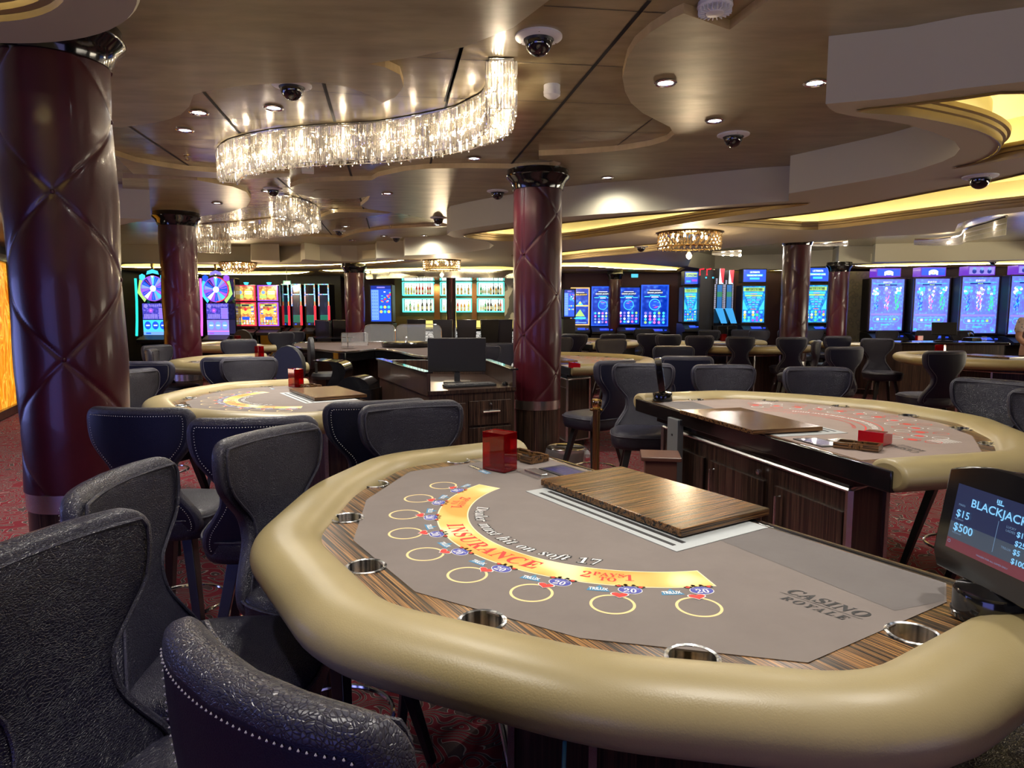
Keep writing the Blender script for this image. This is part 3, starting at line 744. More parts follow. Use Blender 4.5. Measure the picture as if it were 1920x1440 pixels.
def disc_fit(name, a, b, z, prof, lab, cat, m, n=24, ribs=0, scale=1):
    x, y = survey(a, b, z); e = empty(name, (x, y, z), label=lab, cat=cat)
    g = G(); g.lathe([(r * scale, q * scale) for r, q in prof], n); g.build('housing', m, e)
    if ribs:
        g = G()
        for k in range(ribs):
            t = 2 * pi * k / ribs; g.box((0.058 * cos(t) * scale, 0.058 * sin(t) * scale, -0.036 * scale), (0.03 * scale, 0.004 * scale, 0.026 * scale), t)
        g.build('grille_ribs', M_white, e)
    return e
disc_fit('speaker_detector', 1341, 4, ZP, [(0.075, 0), (0.078, -0.02), (0.07, -0.028), (0.045, -0.03), (0.04, -0.05), (0.0, -0.055)], 'white ribbed smoke detector at the ceiling edge', 'smoke detector', M_white, ribs=22)
disc_fit('beacon_sounder', 1035, 160, ZP, [(0.05, 0), (0.05, -0.035), (0.052, -0.036), (0.05, -0.06), (0.03, -0.075), (0.0, -0.078)], 'small white alarm beacon below the large dome camera', 'alarm beacon', M_white)
disc_fit('ceiling_speaker', 608, 358, ZG, [(0.11, 0.0), (0.11, -0.006), (0.09, -0.008), (0.0, -0.008)], 'flat round ceiling speaker on the gold veneer', 'speaker', M_gveneer)
x, y = survey(577, 314, ZP); o = G().box((0, 0, -0.025), (0.11, 0.11, 0.05), 0.3).build('ceiling_sensor_box', M_white, bevel=0.004); o.location = (x, y, ZP); tag(o, 'square white sensor box under the crystal ribbon', 'sensor')
for (a, b), z, lab in [((350, 291), ZP, 'sprinkler head beside the big pillar'), ((732, 421), ZG, 'sprinkler head on the far gold ceiling')]:
    x, y = survey(a, b, z); g = G(); g.lathe([(0.03, 0), (0.03, -0.006), (0.008, -0.01), (0.008, -0.035), (0.022, -0.037), (0.022, -0.04), (0.0, -0.041)], 12); o = g.build('sprinkler_head', M_brass); o.location = (x, y, z); tag(o, lab, 'sprinkler')

# ================================================================ GAMING STOOL
def make_stool():
    e = empty('casino_stool', label='x', cat='stool')
    ZB, HB = 0.605, 0.56
    keys = [(0.0, 0.198), (0.09, 0.212), (0.19, 0.203), (0.30, 0.165), (0.39, 0.136), (0.47, 0.129), (0.55, 0.140), (0.64, 0.182), (0.72, 0.216), (0.81, 0.231), (0.91, 0.234), (1.0, 0.230)]
    ks = smooth_open(keys, 6)
    def hw(t):
        for i in range(len(ks) - 1):
            if ks[i][0] <= t <= ks[i + 1][0] + 1e-9:
                f = (t - ks[i][0]) / max(1e-9, ks[i + 1][0] - ks[i][0]); wv = ks[i][1] * (1 - f) + ks[i + 1][1] * f; break
        d = min(t, 1 - t) * HB; r = 0.055
        if d < r: wv -= r - sqrt(max(0, r * r - (r - d) ** 2))
        return wv
    T = 0.060
    def spos(y, t, off):
        "point of the backrest: lateral y, height t, off = towards the sitter"
        z = ZB + HB * t
        x = -0.175 - 0.10 * t - 0.035 * sin(pi * t) * 0.6 + 0.9 * y * y * (0.4 + 0.6 * t)
        return (x + off, y, z)
    ts = [0, 0.004, 0.012, 0.025, 0.045, 0.07, 0.10] + [0.10 + 0.80 * i / 26 for i in range(1, 26)] + [0.90, 0.93, 0.955, 0.975, 0.988, 0.996, 1.0]
    NL = 40; vs = []; fs = []; ms = []
    for t in ts:
        w_ = hw(t); d = min(t, 1 - t) * HB
        th = T / 2 * (sqrt(max(0.0, 1 - (1 - min(1, d / 0.022)) ** 2)) * 0.92 + 0.08)
        for j in range(NL):
            a = 2 * pi * j / NL; ca, sa = cos(a), sin(a)
            yy = w_ * (abs(ca) ** 0.42) * (1 if ca >= 0 else -1); k = th * (abs(sa) ** 0.5) * (1 if sa >= 0 else -1)
            puff = 0.008 * (1 - abs(yy / w_) ** 4) if sa > 0 else 0
            vs.append(spos(yy, t, k + puff * min(1, d / 0.05)))
    for i in range(len(ts) - 1):
        for j in range(NL):
            fs.append((i * NL + j, i * NL + (j + 1) % NL, (i + 1) * NL + (j + 1) % NL, (i + 1) * NL + j))
            mid = (j + 0.5) / NL * 2 * pi
            rimz = abs(cos(mid)) ** 0.42 > 0.90 or min(ts[i], 1 - ts[i + 1]) * HB < 0.016; ms.append((2 if rimz and sin(mid) < 0.5 else 0) if sin(mid) > 0.12 else (2 if sin(mid) > -0.55 or rimz else 1))
    fs.append(tuple(range(NL - 1, -1, -1))); ms.append(2); fs.append(tuple((len(ts) - 1) * NL + j for j in range(NL))); ms.append(2)
    g = G(); g.v = vs; g.f = fs; g.m = ms
    b = g.build('backrest', [M_snake, M_navy, M_rim], e, ang=1.2)
    def outline(inset, off, n=60):
        pts = []
        tt = [inset / HB + (1 - 2 * inset / HB) * i / n for i in range(n + 1)]
        R = [spos(max(0.01, hw(t) - inset), t, off) for t in tt]; Lf = [spos(-max(0.01, hw(t) - inset), t, off) for t in tt]
        return R, Lf
    def ring(inset, off, n=60):
        R, Lf = outline(inset, off, n)
        w1 = R[-1][1]; w0 = R[0][1]
        top = [spos(w1 - 2 * w1 * k / 16, 1 - inset / HB, off) for k in range(1, 16)]
        bot = [spos(-w0 + 2 * w0 * k / 16, inset / HB, off) for k in range(1, 16)]
        return R + top + Lf[::-1] + bot
    g = G(); g.tube(ring(0.024, T / 2 + 0.003), 0.0045, 6, closed=True); g.build('piping', M_rim, b)
    def backring(ins, n=80):
        out = []
        def koff(t):
            wv = hw(t); c_ = max(0.0, 1 - ins / wv) ** (1 / 0.42); return -T / 2 * sqrt(sqrt(max(0, 1 - c_ * c_))) - 0.0012
        tt = [ins / HB + (1 - 2 * ins / HB) * i / n for i in range(n + 1)]
        R_ = [spos(max(0.01, hw(t) - ins), t, koff(t)) for t in tt]; L_ = [spos(-max(0.01, hw(t) - ins), t, koff(t)) for t in tt]
        w1, w0 = R_[-1][1], R_[0][1]; tt1, tt0 = tt[-1], tt[0]
        def ko(y, t): c_ = min(1, abs(y) / hw(t)) ** (1 / 0.42); return -T / 2 * sqrt(sqrt(max(0, 1 - c_ * c_))) - 0.0012
        top = [spos(w1 - 2 * w1 * k / 16, tt1, ko(w1 - 2 * w1 * k / 16, tt1)) for k in range(1, 16)]
        bot = [spos(-w0 + 2 * w0 * k / 16, tt0, ko(-w0 + 2 * w0 * k / 16, tt0)) for k in range(1, 16)]
        return R_ + top + L_[::-1] + bot
    g = G(); rr = backring(0.032); acc = 0; last = Vector(rr[0])
    for p in rr[1:] + rr[:1]:
        q = Vector(p); d = (q - last).length
        while acc + d > 0.0105:
            f = (0.0105 - acc) / d; last = last.lerp(q, f); d = (q - last).length; acc = 0
            s_ = 0.0021; c = last; g.add([(c.x - s_, c.y, c.z), (c.x, c.y - s_, c.z), (c.x, c.y, c.z - s_), (c.x, c.y + s_, c.z), (c.x, c.y, c.z + s_)], [(0, 1, 2), (0, 2, 3), (0, 3, 4), (0, 4, 1)])
        acc += d; last = q
    g.build('pale_stitching', M_stitch, b, smooth=False)
    # seat
    def sq(r, n=40, e_=3.2, sx=1.0):
        return [(r * sx * (abs(cos(a)) ** (2 / e_)) * (1 if cos(a) >= 0 else -1), r * (abs(sin(a)) ** (2 / e_)) * (1 if sin(a) >= 0 else -1)) for a in (2 * pi * j / n for j in range(n))]
    prof = [(0.0, 0.585), (0.20, 0.585), (0.222, 0.592), (0.232, 0.62), (0.235, 0.655), (0.236, 0.675), (0.231, 0.690), (0.218, 0.702), (0.19, 0.709), (0.12, 0.714), (0.0, 0.716)]
    vs = []; fs = []; n = 40
    for r, z in prof:
        for x, y in sq(max(r, 1e-4), n): vs.append((x * 0.98, y, z))
    for i in range(len(prof) - 1):
        for j in range(n): fs.append((i * n + j, i * n + (j + 1) % n, (i + 1) * n + (j + 1) % n, (i + 1) * n + j))
    g = G(); g.add(vs, fs); s_ = g.build('seat', M_snake, e, ang=1.0)
    g = G(); g.tube([(x * 0.98, y, 0.681) for x, y in sq(0.238, 48)], 0.0045, 6, closed=True); g.build('piping', M_rim, s_)
    for sx in (-1, 1):
        for sy in (-1, 1):
            g = G(); a0 = Vector((0.11 * sx, 0.11 * sy, 0.585)); a1 = Vector((0.225 * sx, 0.225 * sy, 0.0))
            g.add([(*(a + Vector(c) * s).to_2d(), a.z) for a, s in ((a1, 0.014), (a0, 0.024)) for c in ((-1, -1, 0), (1, -1, 0), (1, 1, 0), (-1, 1, 0))],
                  [(0, 3, 2, 1), (4, 5, 6, 7), (0, 1, 5, 4), (1, 2, 6, 5), (2, 3, 7, 6), (3, 0, 4, 7)])
            g.build('leg', M_leg, e, bevel=0.003)
    g = G(); g.tube([(0.185 * cos(a * pi / 18), 0.185 * sin(a * pi / 18), 0.235) for a in range(36)], 0.009, 8, closed=True); g.build('footrest_ring', M_chrome, e)
    g = G(); g.lathe([(0.10, 0.57), (0.10, 0.586)], 20); g.build('swivel_plate', M_blackm, e)
    return e
M_stitch = mat('pale_thread', (0.62, 0.6, 0.56), 0.6)
M_leg = mat('black_wood_leg', (0.012, 0.011, 0.013), 0.3, coat=0.3)
ST = make_stool()
def stool_at(x, y, face, label, group=None):
    "x, y = middle of the top edge of the backrest; face = heading of the sitter in degrees"
    a = radians(face); return place(ST, USED, (x + 0.30 * cos(a), y + 0.30 * sin(a), 0), a, label, group)
def stool_px(pxx, pyy, face, label, group=None, z=1.165, ym=15.5):
    x, y = survey(pxx, pyy, z)
    if y > ym: x *= ym / y; y = ym
    return stool_at(x, y, face, label, group)
GF = 'stools around the front blackjack table'
stool_at(-0.87, 1.14, -12, 'nearest big stool at the bottom corner, snakeskin inner face and seat in view', GF)
stool_at(-1.00, 1.60, 2, 'stool just behind the nearest one, its wide snakeskin seat beside the table rail', GF)
stool_at(-0.81, 2.17, -24, 'stool with its tall back against the rounded rail corner of the front table', GF)
stool_at(-0.315, 0.675, 53, 'stool seen from behind at the bottom edge, blue back and pale snakeskin rim', GF).scale = (1, 0.92, 1)
stool_at(1.16, 0.85, 122, 'stool of which only a grey seat shows at the bottom corner beneath the rail', GF)
stool_px(782, 764, -62, 'stool facing the camera across the front table, scuffed front', GF)
G2 = 'stools around the second blackjack table'
stool_px(712, 752, 112, 'navy stitched stool partly covered by the scuffed one, left of the pit desk', G2)
stool_px(443, 782, 101, 'navy stitched stool showing its whole hourglass back, beside the leather pillar stool', G2)
stool_px(262, 768, 84, 'navy stitched stool half hidden by the big padded pillar', G2)
stool_px(300, 694, -12, 'stool at the rounded end of the second blackjack table, facing in', G2)
stool_px(482, 678, -62, 'stool on the far side of the second blackjack table, leather front in view', G2)
G3 = 'stools around the third blackjack table'
stool_px(446, 676, 108, 'navy stool back peeking out behind the one across the second table', G3)
stool_px(290, 677, 92, 'navy stool back with a stitched top edge beside the big pillar', G3)
stool_px(337, 648, -14, 'stool at the end of the third blackjack table under the padded pillar', G3)
stool_px(276, 654, 20, 'small stool left of the padded pillar near a turquoise light', G3)
stool_px(449, 642, -62, 'stool on the far side of the third blackjack table', G3)
stool_px(448, 636, 110, 'stool back just visible above the third table far stool', 'far stools by the slot machines')
stool_px(527, 623, -70, 'grey fronted stool before the coin slot machines', 'far stools by the slot machines')
stool_px(585, 623, -80, 'grey fronted stool before the dark slot machines', 'far stools by the slot machines')
GR = 'stools around the pink felt table'
stool_px(1203, 690, -98, 'whole blue-grey stool with seat and back beside the brass post', GR)
stool_px(1348, 690, -92, 'wide stool back facing the camera right of the slim display', GR)
stool_px(1553, 696, -98, 'stool back facing the camera at the middle of the pink felt table', GR)
stool_px(1900, 716, -150, 'stool at the edge of the picture behind the curved rail, inner face in view', GR)
stool_px(1948, 728, -160, 'stool cut by the edge of the picture beyond the curved rail', GR)
GM = 'stools around the middle table'
stool_px(1166, 675, 128, 'dark stool with stitched edge behind the whole blue-grey stool', GM)
stool_px(1290, 668, 84, 'dark stool back between two stools facing the camera', GM)
stool_px(1249, 647, -95, 'stool facing the camera behind the slim display post', GM)
stool_px(1162, 643, -80, 'stool facing the camera on the far side of the middle table', GM)
stool_px(1064, 643, -60, 'stool half covered by the middle burgundy pillar', GM)
GB = 'stools around the back row of tables'
for a, b, f, lab in [(1099, 626, 78, 'narrow dark stool back, first right of the middle pillar'), (1133, 626, 100, 'narrow dark stool back, second right of the middle pillar'),
    (1226, 626, 75, 'dark hourglass stool back touching its neighbour in the back row'), (1262, 627, 100, 'dark hourglass stool back, neighbour in the back row'), (1307, 627, 88, 'dark stool back standing behind a grey card sign'),
    (1377, 630, 92, 'whole dark hourglass stool back left of the wide one'), (1488, 632, 84, 'wide dark hourglass stool back before the tall pillar'), (1540, 638, 150, 'stool turned sideways beside the wide dark back'), (1592, 650, 100, 'dark stool back left of the curved far rail'),
    (1575, 630, 95, 'stool back peeking over the turned stool'), (1641, 634, -95, 'stool facing the camera with its seat in view before the far rail'),
    (1405, 613, -80, 'far stool before the first reef game machine'), (1444, 613, -85, 'far stool hidden partly by the tall pillar'), (1505, 613, -95, 'far stool just right of the tall pillar'), (1566, 613, -90, 'far stool before the patterned wall panel'),
    (1660, 614, -90, 'far stool before the first periwinkle machine'), (1735, 615, -92, 'far stool before the second periwinkle machine'), (1800, 616, -92, 'far stool before the third periwinkle machine'), (1248, 608, -85, 'far stool before the blue curved machines'), (1318, 608, -85, 'far stool before the candy striped machines'),
    (1330, 616, 60, 'low far stool beside the pale rail'), (905, 646, -60, 'stool peeking out beside the black monitor'), (934, 643, -75, 'stool between the monitor and the middle pillar')]:
    stool_px(a, b, f, lab, GB, ym=14.0)
stool_px(1782, 658, 97, 'large dark hourglass stool back in front of the far blackjack table', 'stools around the far blackjack table')
# ================================================================ BLACKJACK TABLE
UB = -0.25                       # dealer edge
INR = [(UB, 0.905), (0.32, 0.915), (0.615, 0.645), (0.862, 0.255), (0.862, -0.255), (0.615, -0.645), (0.32, -0.915), (UB, -0.905)]
FELT = [(UB + 0.012, 0.785), (-0.133, 0.835), (0.33, 0.83), (0.605, 0.55), (0.774, 0.195), (0.774, -0.195), (0.605, -0.55), (0.33, -0.83), (UB + 0.012, -0.835)]
CUPS = [(0.07, 0.872), (0.485, 0.712), (0.722, 0.392), (0.812, 0.0), (0.722, -0.392), (0.51, -0.72), (0.09, -0.895)]
CUPR = 0.043
ZT = 0.95
def radial(phi, r): return (r * cos(phi), r * sin(phi))
def arc_text(g, body, R, phi0, size, m, bold=0.0, shear=0.0, z=ZT, sp=1.0, wsp=1.0):
    "letters set along an arc, feet towards the players"
    fn = lambda x, y: (radial(radians(phi0) + x / R, R - y)[0], radial(radians(phi0) + x / R, R - y)[1], z)
    put_text(g, body, size, fn, m, bold, shear, 'CENTER', sp, wsp)
def serif(s, italic=False):
    out = ''
    for ch in s:
        if 'A' <= ch <= 'Z': out += chr((0x1D468 if italic else 0x1D400) + ord(ch) - 65)
        elif 'a' <= ch <= 'z': out += chr((0x1D482 if italic else 0x1D41A) + ord(ch) - 97)
        elif '0' <= ch <= '9': out += chr(0x1D7CE + ord(ch) - 48)
        else: out += ch
    return out
def make_felt(kind):
    g = G(); zf = ZT + 0.0015
    g.flat([ccw(FELT)], zf, 0); g.wall(ccw(FELT), ZT - 0.002, zf, 0)
    z1, z2, z3, z4 = zf + .0004, zf + .0008, zf + .0012, zf + .0016
    def ringflat(c, ro, ri, m, z, n=48, sy=1.0): g.flat([circ(c[0], c[1], ro, n, ro * sy), circ(c[0], c[1], ri, n, ri * sy)[::-1]], z, m)
    def loc(c, phi):
        "local frame: +x along the table towards +v, +y towards the dealer"
        return lambda x, y, z: (c[0] + x * -sin(phi) - y * cos(phi), c[1] + x * cos(phi) - y * sin(phi), z)
    # mats: 0 felt 1 gold 2 cream 3 red 4 blue 5 sky 6 white 7 black 8 shade 9 ring
    if kind == 'blackjack':
        def band(ro, ri, p, m, z, n=60):
            l = [radial(radians(-p + 2 * p * i / n), ro) for i in range(n + 1)] + [radial(radians(p - 2 * p * i / n), ri) for i in range(n + 1)]
            g.flat([ccw(l)], z, m)
        band(0.562, 0.470, 68.6, 2, z1); band(0.558, 0.474, 68.2, 1, z2)
        arc_text(g, serif('INSURANCE'), 0.538, 2.5, 0.066, 3, 0.0003, 0.15, z3, 1.12)
        for s in (-1, 1):
            arc_text(g, serif('PAYS'), 0.514, s * 43.8, 0.030, 3, 0, 0, z3); arc_text(g, serif('TO'), 0.540, s * 43.8, 0.030, 3, 0, 0, z3)
            arc_text(g, serif('2'), 0.530, s * 43.8 - 5.6, 0.048, 3, 0, 0, z3); arc_text(g, serif('1'), 0.530, s * 43.8 + 5.2, 0.048, 3, 0, 0, z3)
        arc_text(g, serif('Dealer must hit on soft 17', True), 0.450, 0.5, 0.0535, 7, 0.0030, 0.0, z1, 1.06, 1.25)
        arc_text(g, serif('Dealer must hit on soft 17', True), 0.450, 0.5, 0.0535, 6, -0.0004, 0.0, z2, 1.06, 1.25)
        for k in range(-4, 5):
            ph = radians(15.27 * k); c = radial(ph, 0.658)
            ringflat(c, 0.0475, 0.0415, 9, z1)
            f = loc(c, ph)
            def poly(pts, m, z, h=None):
                q = [f(a, b, z) for a, b in pts]; g.flat([ccw([(p[0], p[1]) for p in q])] if h is None else [ccw([(p[0], p[1]) for p in q]), h], z, m)
            # badge
            bx, by = 0.033, 0.079
            poly(circ(bx, by, 0.0265, 28, 0.0205), 6, z1); poly(circ(bx, by, 0.0248, 28, 0.0188), 4, z2)
            vs, fs = text_geo(serif('20'), 0.026); g.add([f(bx + x, by - 0.0135 + y, z3) for x, y, _ in vs], fs, 6)
            vs, fs = text_geo('LUCKY LADIES', 0.0056); g.add([f(bx + x, by + 0.006 + y, z3) for x, y, _ in vs], fs, 6)
            for q, (ox, oy) in enumerate([(-0.024, 0.019), (-0.010, 0.026), (0.008, 0.026), (0.023, 0.020)]):
                poly(circ(bx + ox, by + oy, 0.0095, 10, 0.0075), 7, z1)
                poly(circ(bx + ox - 0.001, by + oy, 0.0052, 8), 3 if q in (0, 3) else (1 if q == 1 else 6), z2)
            # heart
            hx, hy, hs = 0.012, 0.047, 0.0011
            heart = [(hx + hs * 16 * sin(t) ** 3, hy + hs * (13 * cos(t) - 5 * cos(2 * t) - 2 * cos(3 * t) - cos(4 * t)) * 0.8) for t in (2 * pi * i / 26 for i in range(26))]
            poly([(hx + (a - hx) * 1.15, hy + (b - hy) * 1.15) for a, b in heart], 6, z3); poly(heart, 3, z4)
            # trilux
            tx, ty = -0.035, 0.072
            poly([(tx - 0.025, ty - 0.011), (tx + 0.026, ty - 0.011), (tx + 0.019, ty + 0.004), (tx + 0.010, ty + 0.008), (tx + 0.002, ty + 0.021), (tx - 0.008, ty + 0.008), (tx - 0.021, ty + 0.004)], 5, z1)
            vs, fs = text_geo('TRILUX', 0.0195, 0.0005); g.add([f(tx + x * 0.62, ty - 0.006 + y, z2) for x, y, _ in vs], fs, 6)
        # corner logos by the discard side
        f = lambda x, y, z: (0.098 - y, -0.705 + x, z)
        for (dx, dy, wd, m) in ((-0.05, 0.006, 0.075, 7), (0.035, 0.0, 0.06, 5)):
            q = [f(dx + a, dy + b, z1) for a, b in ((-wd / 2, -0.012), (wd / 2, -0.012), (wd / 2, 0.012), (-wd / 2, 0.014))]; g.flat([ccw([(p[0], p[1]) for p in q])], z1, m)
        vs, fs = text_geo('Lucky Ladies', 0.018, 0.0004); g.add([f(-0.05 + x * 0.8, 0.001 + y, z2) for x, y, _ in vs], fs, 2)
        vs, fs = text_geo('TRILUX', 0.020, 0.0004); g.add([f(0.035 + x * 0.8, -0.007 + y, z2) for x, y, _ in vs], fs, 6)
    else:
        for i in range(-6, 7):
            ph = radians(i * 10.6)
            for r, m in ((0.70, 6), (0.62, 3), (0.55, 6)):
                if r == 0.62: 
                    c = radial(ph, r); g.flat([circ(c[0], c[1], 0.020, 16)], z1, 3)
                c = radial(ph, r); ringflat(c, 0.036, 0.032, 6 if (i + int(r * 100)) % 2 else 3, z2, 24, 0.8)
        def band(ro, ri, p, m, z, n=50):
            l = [radial(radians(-p + 2 * p * i / n), ro) for i in range(n + 1)] + [radial(radians(p - 2 * p * i / n), ri) for i in range(n + 1)]
            g.flat([ccw(l)], z, m)
        band(0.475, 0.468, 62, 3, z1); band(0.405, 0.398, 62, 3, z1)
        arc_text(g, serif('DEALER QUALIFIES WITH KING HIGH'), 0.452, 0, 0.036, 6, 0, 0, z1)
        arc_text(g, serif('PLAYERS PLACE ANTE BEFORE CARDS ARE DEALT'), 0.36, 0, 0.024, 3, 0, 0, z1)
        for i in range(8): g.flat([[(0.42 - 0.014 * i, 0.60 - 0.02), (0.425 - 0.014 * i, 0.60 - 0.02), (0.425 - 0.014 * i, 0.66), (0.42 - 0.014 * i, 0.66)]], z1, 6)
        for i in range(8): g.flat([[(0.42 - 0.014 * i, -0.66), (0.425 - 0.014 * i, -0.66), (0.425 - 0.014 * i, -0.58), (0.42 - 0.014 * i, -0.58)]], z1, 6)
    # house name, set at both ends, and the darker worn zone before the dealer
    s_ = 1 if kind == 'blackjack' else -1
    ex, ey = radial(radians(81.5 * s_), 0.70)
    def f2(x, y): return (0.100 - y * 0.95 - 0.14 * x * s_, 0.703 * s_ + x * 1.0, z2)
    vs, fs = text_geo(serif('CASINO'), 0.050, 0.0004, 0.2, 'CENTER', 1.1); g.add([f2(x * 0.80, 0.004 + y) for x, y, _ in vs], fs, 7)
    vs, fs = text_geo(serif('ROYALE'), 0.034, 0.0002, 0.2, 'CENTER', 1.3); g.add([f2(x * 0.80, -0.038 + y) for x, y, _ in vs], fs, 7)
    g.flat([ccw([f2(a, b)[:2] for a, b in ((-0.085, -0.004), (0.085, -0.004), (0.085, -0.0055), (-0.085, -0.0055))])], z2, 7)
    g.flat([ccw([(UB + 0.014, 0.315), (-0.04, 0.315), (0.0, 0.80), (-0.133, 0.83), (UB + 0.014, 0.783)])], z1, 8)
    return g.build('felt', [M_felt if kind == 'blackjack' else M_feltpink, M_pgold, M_pcream, M_pred, M_pblue, M_psky, M_pwhite, M_pblack, M_worn, M_pring], smooth=False)
M_worn = felt_mat('worn_felt', (0.125, 0.112, 0.110), (0.175, 0.16, 0.155))
def make_table(name='blackjack_table', kind='blackjack'):
    e = empty(name, label='x', cat='gaming table')
    f = make_felt(kind); f.parent = e
    g = G(); l = [(max(UB, a), b) for a, b in ccw(offset(INR, 0.03))]
    g.flat([l] + [circ(c[0], c[1], CUPR) for c in CUPS], ZT, 0, True); g.flat([l], ZT - 0.045, 0, False); g.wall(l, ZT - 0.045, ZT, 0)
    g.build('wood_surround', M_zebra, e, smooth=False)
    for c in CUPS:
        g = G(); g.lathe([(CUPR + 0.006, 0.0), (CUPR + 0.006, 0.003), (CUPR + 0.002, 0.005), (CUPR - 0.002, 0.003), (CUPR - 0.002, -0.075), (CUPR - 0.008, -0.082), (0.0, -0.084)], 32, (c[0], c[1], ZT))
        g.f = [q for q in g.f if len(q) == 4]; g.m = g.m[:len(g.f)]
        g.build('cup_holder', M_cup, e)
    # padded rail
    path = round_open(INR, 0.09, 6); n = len(path); sec = []
    K = 28
    for j in range(K):
        a = 2 * pi * j / K; sec.append((0.077 + 0.092 * cos(a), 0.064 * sin(a)))
    vs = []; fs = []
    rings = []
    for i in range(n):
        p = Vector(path[i]); a = Vector(path[max(0, i - 1)]); b = Vector(path[min(n - 1, i + 1)])
        t = (b - a).normalized(); nn = Vector((-t.y, t.x)); 
        if nn.dot(p) < 0 and i > 0: pass
        e1 = (p - a).normalized() if i else t; e2 = (b - p).normalized() if i < n - 1 else t
        k = 1 / max(0.6, sqrt(max(0.01, (1 + e1.dot(e2)) / 2)))
        rings.append((p, nn, k))
    sgn = 1 if rings[2][1].dot(rings[2][0]) > 0 else -1
    def ringpts(p, nn, k, s=1.0, along=(0, 0)):
        return [(p.x + nn.x * sgn * (0.083 + (o - 0.083) * s) * k + along[0], p.y + nn.y * sgn * (0.083 + (o - 0.083) * s) * k + along[1], ZT - 0.022 + q * s) for o, q in sec]
    allr = []
    t0 = (Vector(path[0]) - Vector(path[1])).normalized(); t1 = (Vector(path[-1]) - Vector(path[-2])).normalized()
    for s, d in ((0.72, 0.012), (0.9, 0.008), (0.98, 0.0)): allr.append(ringpts(*rings[0], s, tuple(t0 * d)))
    for i in range(1, n - 1): allr.append(ringpts(*rings[i]))
    for s, d in ((0.98, 0.0), (0.9, 0.008), (0.72, 0.012)): allr.append(ringpts(*rings[-1], s, tuple(t1 * d)))
    for r in allr: vs += r
    for i in range(len(allr) - 1):
        for j in range(K): fs.append((i * K + j, i * K + (j + 1) % K, (i + 1) * K + (j + 1) % K, (i + 1) * K + j))
    fs.append(tuple(range(K))); fs.append(tuple((len(allr) - 1) * K + j for j in range(K))[::-1])
    g = G(); g.add(vs, fs); g.build('padded_rail', M_rail, e, ang=1.1)
    # dealer edge
    g = G(); g.box((UB - 0.012, 0, ZT - 0.041), (0.024, 2.02, 0.085)); g.build('dealer_edge', M_black, e, bevel=0.004)
    g = G(); g.box((UB - 0.012, 0, ZT + 0.0025), (0.010, 2.0, 0.003)); g.build('edge_trim', M_chrome, e)
    # under-frame and cabinet
    base_ = [(UB + 0.05, 0.74), (0.08, 0.62), (0.27, 0.2), (0.27, -0.2), (0.08, -0.62), (UB + 0.05, -0.74)]
    g = G(); g.prism(base_, 0.09, ZT - 0.05); g.prism(offset(base_, -0.05), 0.0, 0.09)
    cab = g.build('cabinet', M_ebony, e, smooth=False)
    g = G()
    bl = ccw(offset(base_, 0.008))
    g.tube([(x, y, 0.80) for x, y in bl], 0.011, 6, closed=True); g.tube([(x, y, 0.10) for x, y in bl], 0.009, 6, closed=True)
    for x, y in bl: g.box((x, y, 0.45), (0.022, 0.022, 0.70), atan2(y, x))
    g.build('steel_trim', M_steel, e)
    g = G(); g.box((-0.25 + 0.05, 0, ZT - 0.085), (0.06, 1.6, 0.07)); g.build('drawer_rail', M_black, e)
    xb = UB + 0.05
    for y0, wd in ((-0.52, 0.42), (0.0, 0.46), (0.5, 0.42)):
        d = G().box((xb - 0.008, y0, 0.42), (0.016, wd, 0.56)).build('door', M_ebony, e, smooth=False, bevel=0.002)
        h = G().tube([(xb - 0.016, y0 + wd * 0.4, 0.50), (xb - 0.04, y0 + wd * 0.4, 0.50), (xb - 0.04, y0 + wd * 0.4, 0.66), (xb - 0.016, y0 + wd * 0.4, 0.66)], 0.006, 6).build('handle', M_steel, d)
    g = G(); g.lathe([(0.014, 0), (0.014, 0.012), (0.0, 0.014)], 12); o = g.build('lock', M_steel, e); o.rotation_euler.y = -pi / 2; o.location = (xb - 0.016, -0.2, 0.74)
    # chip float recess frame
    fz = ZT + 0.0035
    g = G(); g.prism([(-0.235, -0.355), (0.122, -0.355), (0.122, 0.325), (-0.235, 0.325)], ZT - 0.002, fz, 0)
    g.prism([(0.088, -0.31), (0.100, -0.31), (0.100, 0.29), (0.088, 0.29)], fz, fz + 0.0008, 1)
    g.prism([(0.052, -0.31), (0.066, -0.31), (0.066, 0.29), (0.052, 0.29)], fz, fz + 0.0008, 1)
    g.build('chip_tray_frame', [M_greytrim, M_pblack], e, smooth=False)
    # note acceptor slot and button pad set in the felt by the discard side
    g = G(); g.prism([(-0.09, -0.61), (-0.005, -0.61), (-0.005, -0.47), (-0.09, -0.47)], ZT, ZT + 0.006); g.box((-0.045, -0.54, ZT + 0.009), (0.03, 0.11, 0.006)); g.build('note_slot', M_steel, e, smooth=False, bevel=0.0015)
    g = G(); g.prism([(-0.215, -0.60), (-0.10, -0.60), (-0.10, -0.42), (-0.215, -0.42)], ZT, ZT + 0.006, 0); g.prism([(-0.205, -0.587), (-0.11, -0.587), (-0.11, -0.433), (-0.205, -0.433)], ZT + 0.006, ZT + 0.0066, 1)
    for i in range(5): g.box((-0.19 + 0.016 * i, -0.51, ZT + 0.0068), (0.004, 0.11, 0.0006), 0, 2)
    g.build('keypad', [M_blackm, em('keypad_glow', (0.02, 0.02, 0.10), 0.5), em('keypad_lines', (0.06, 0.06, 0.30), 0.5)], e, smooth=False)
    return e
BJ = make_table()
U1 = radians(212.5)
def put_table(proto, c, deg, label, group, scale=1.0):
    o = place(proto, USED, (c[0], c[1], 0), radians(deg), label, group); o.scale = (scale, scale, 1.0); return o
def onto(c, deg, u, v, s=1.0):
    a = radians(deg); return (c[0] + s * (u * cos(a) - v * sin(a)), c[1] + s * (u * sin(a) + v * cos(a)))
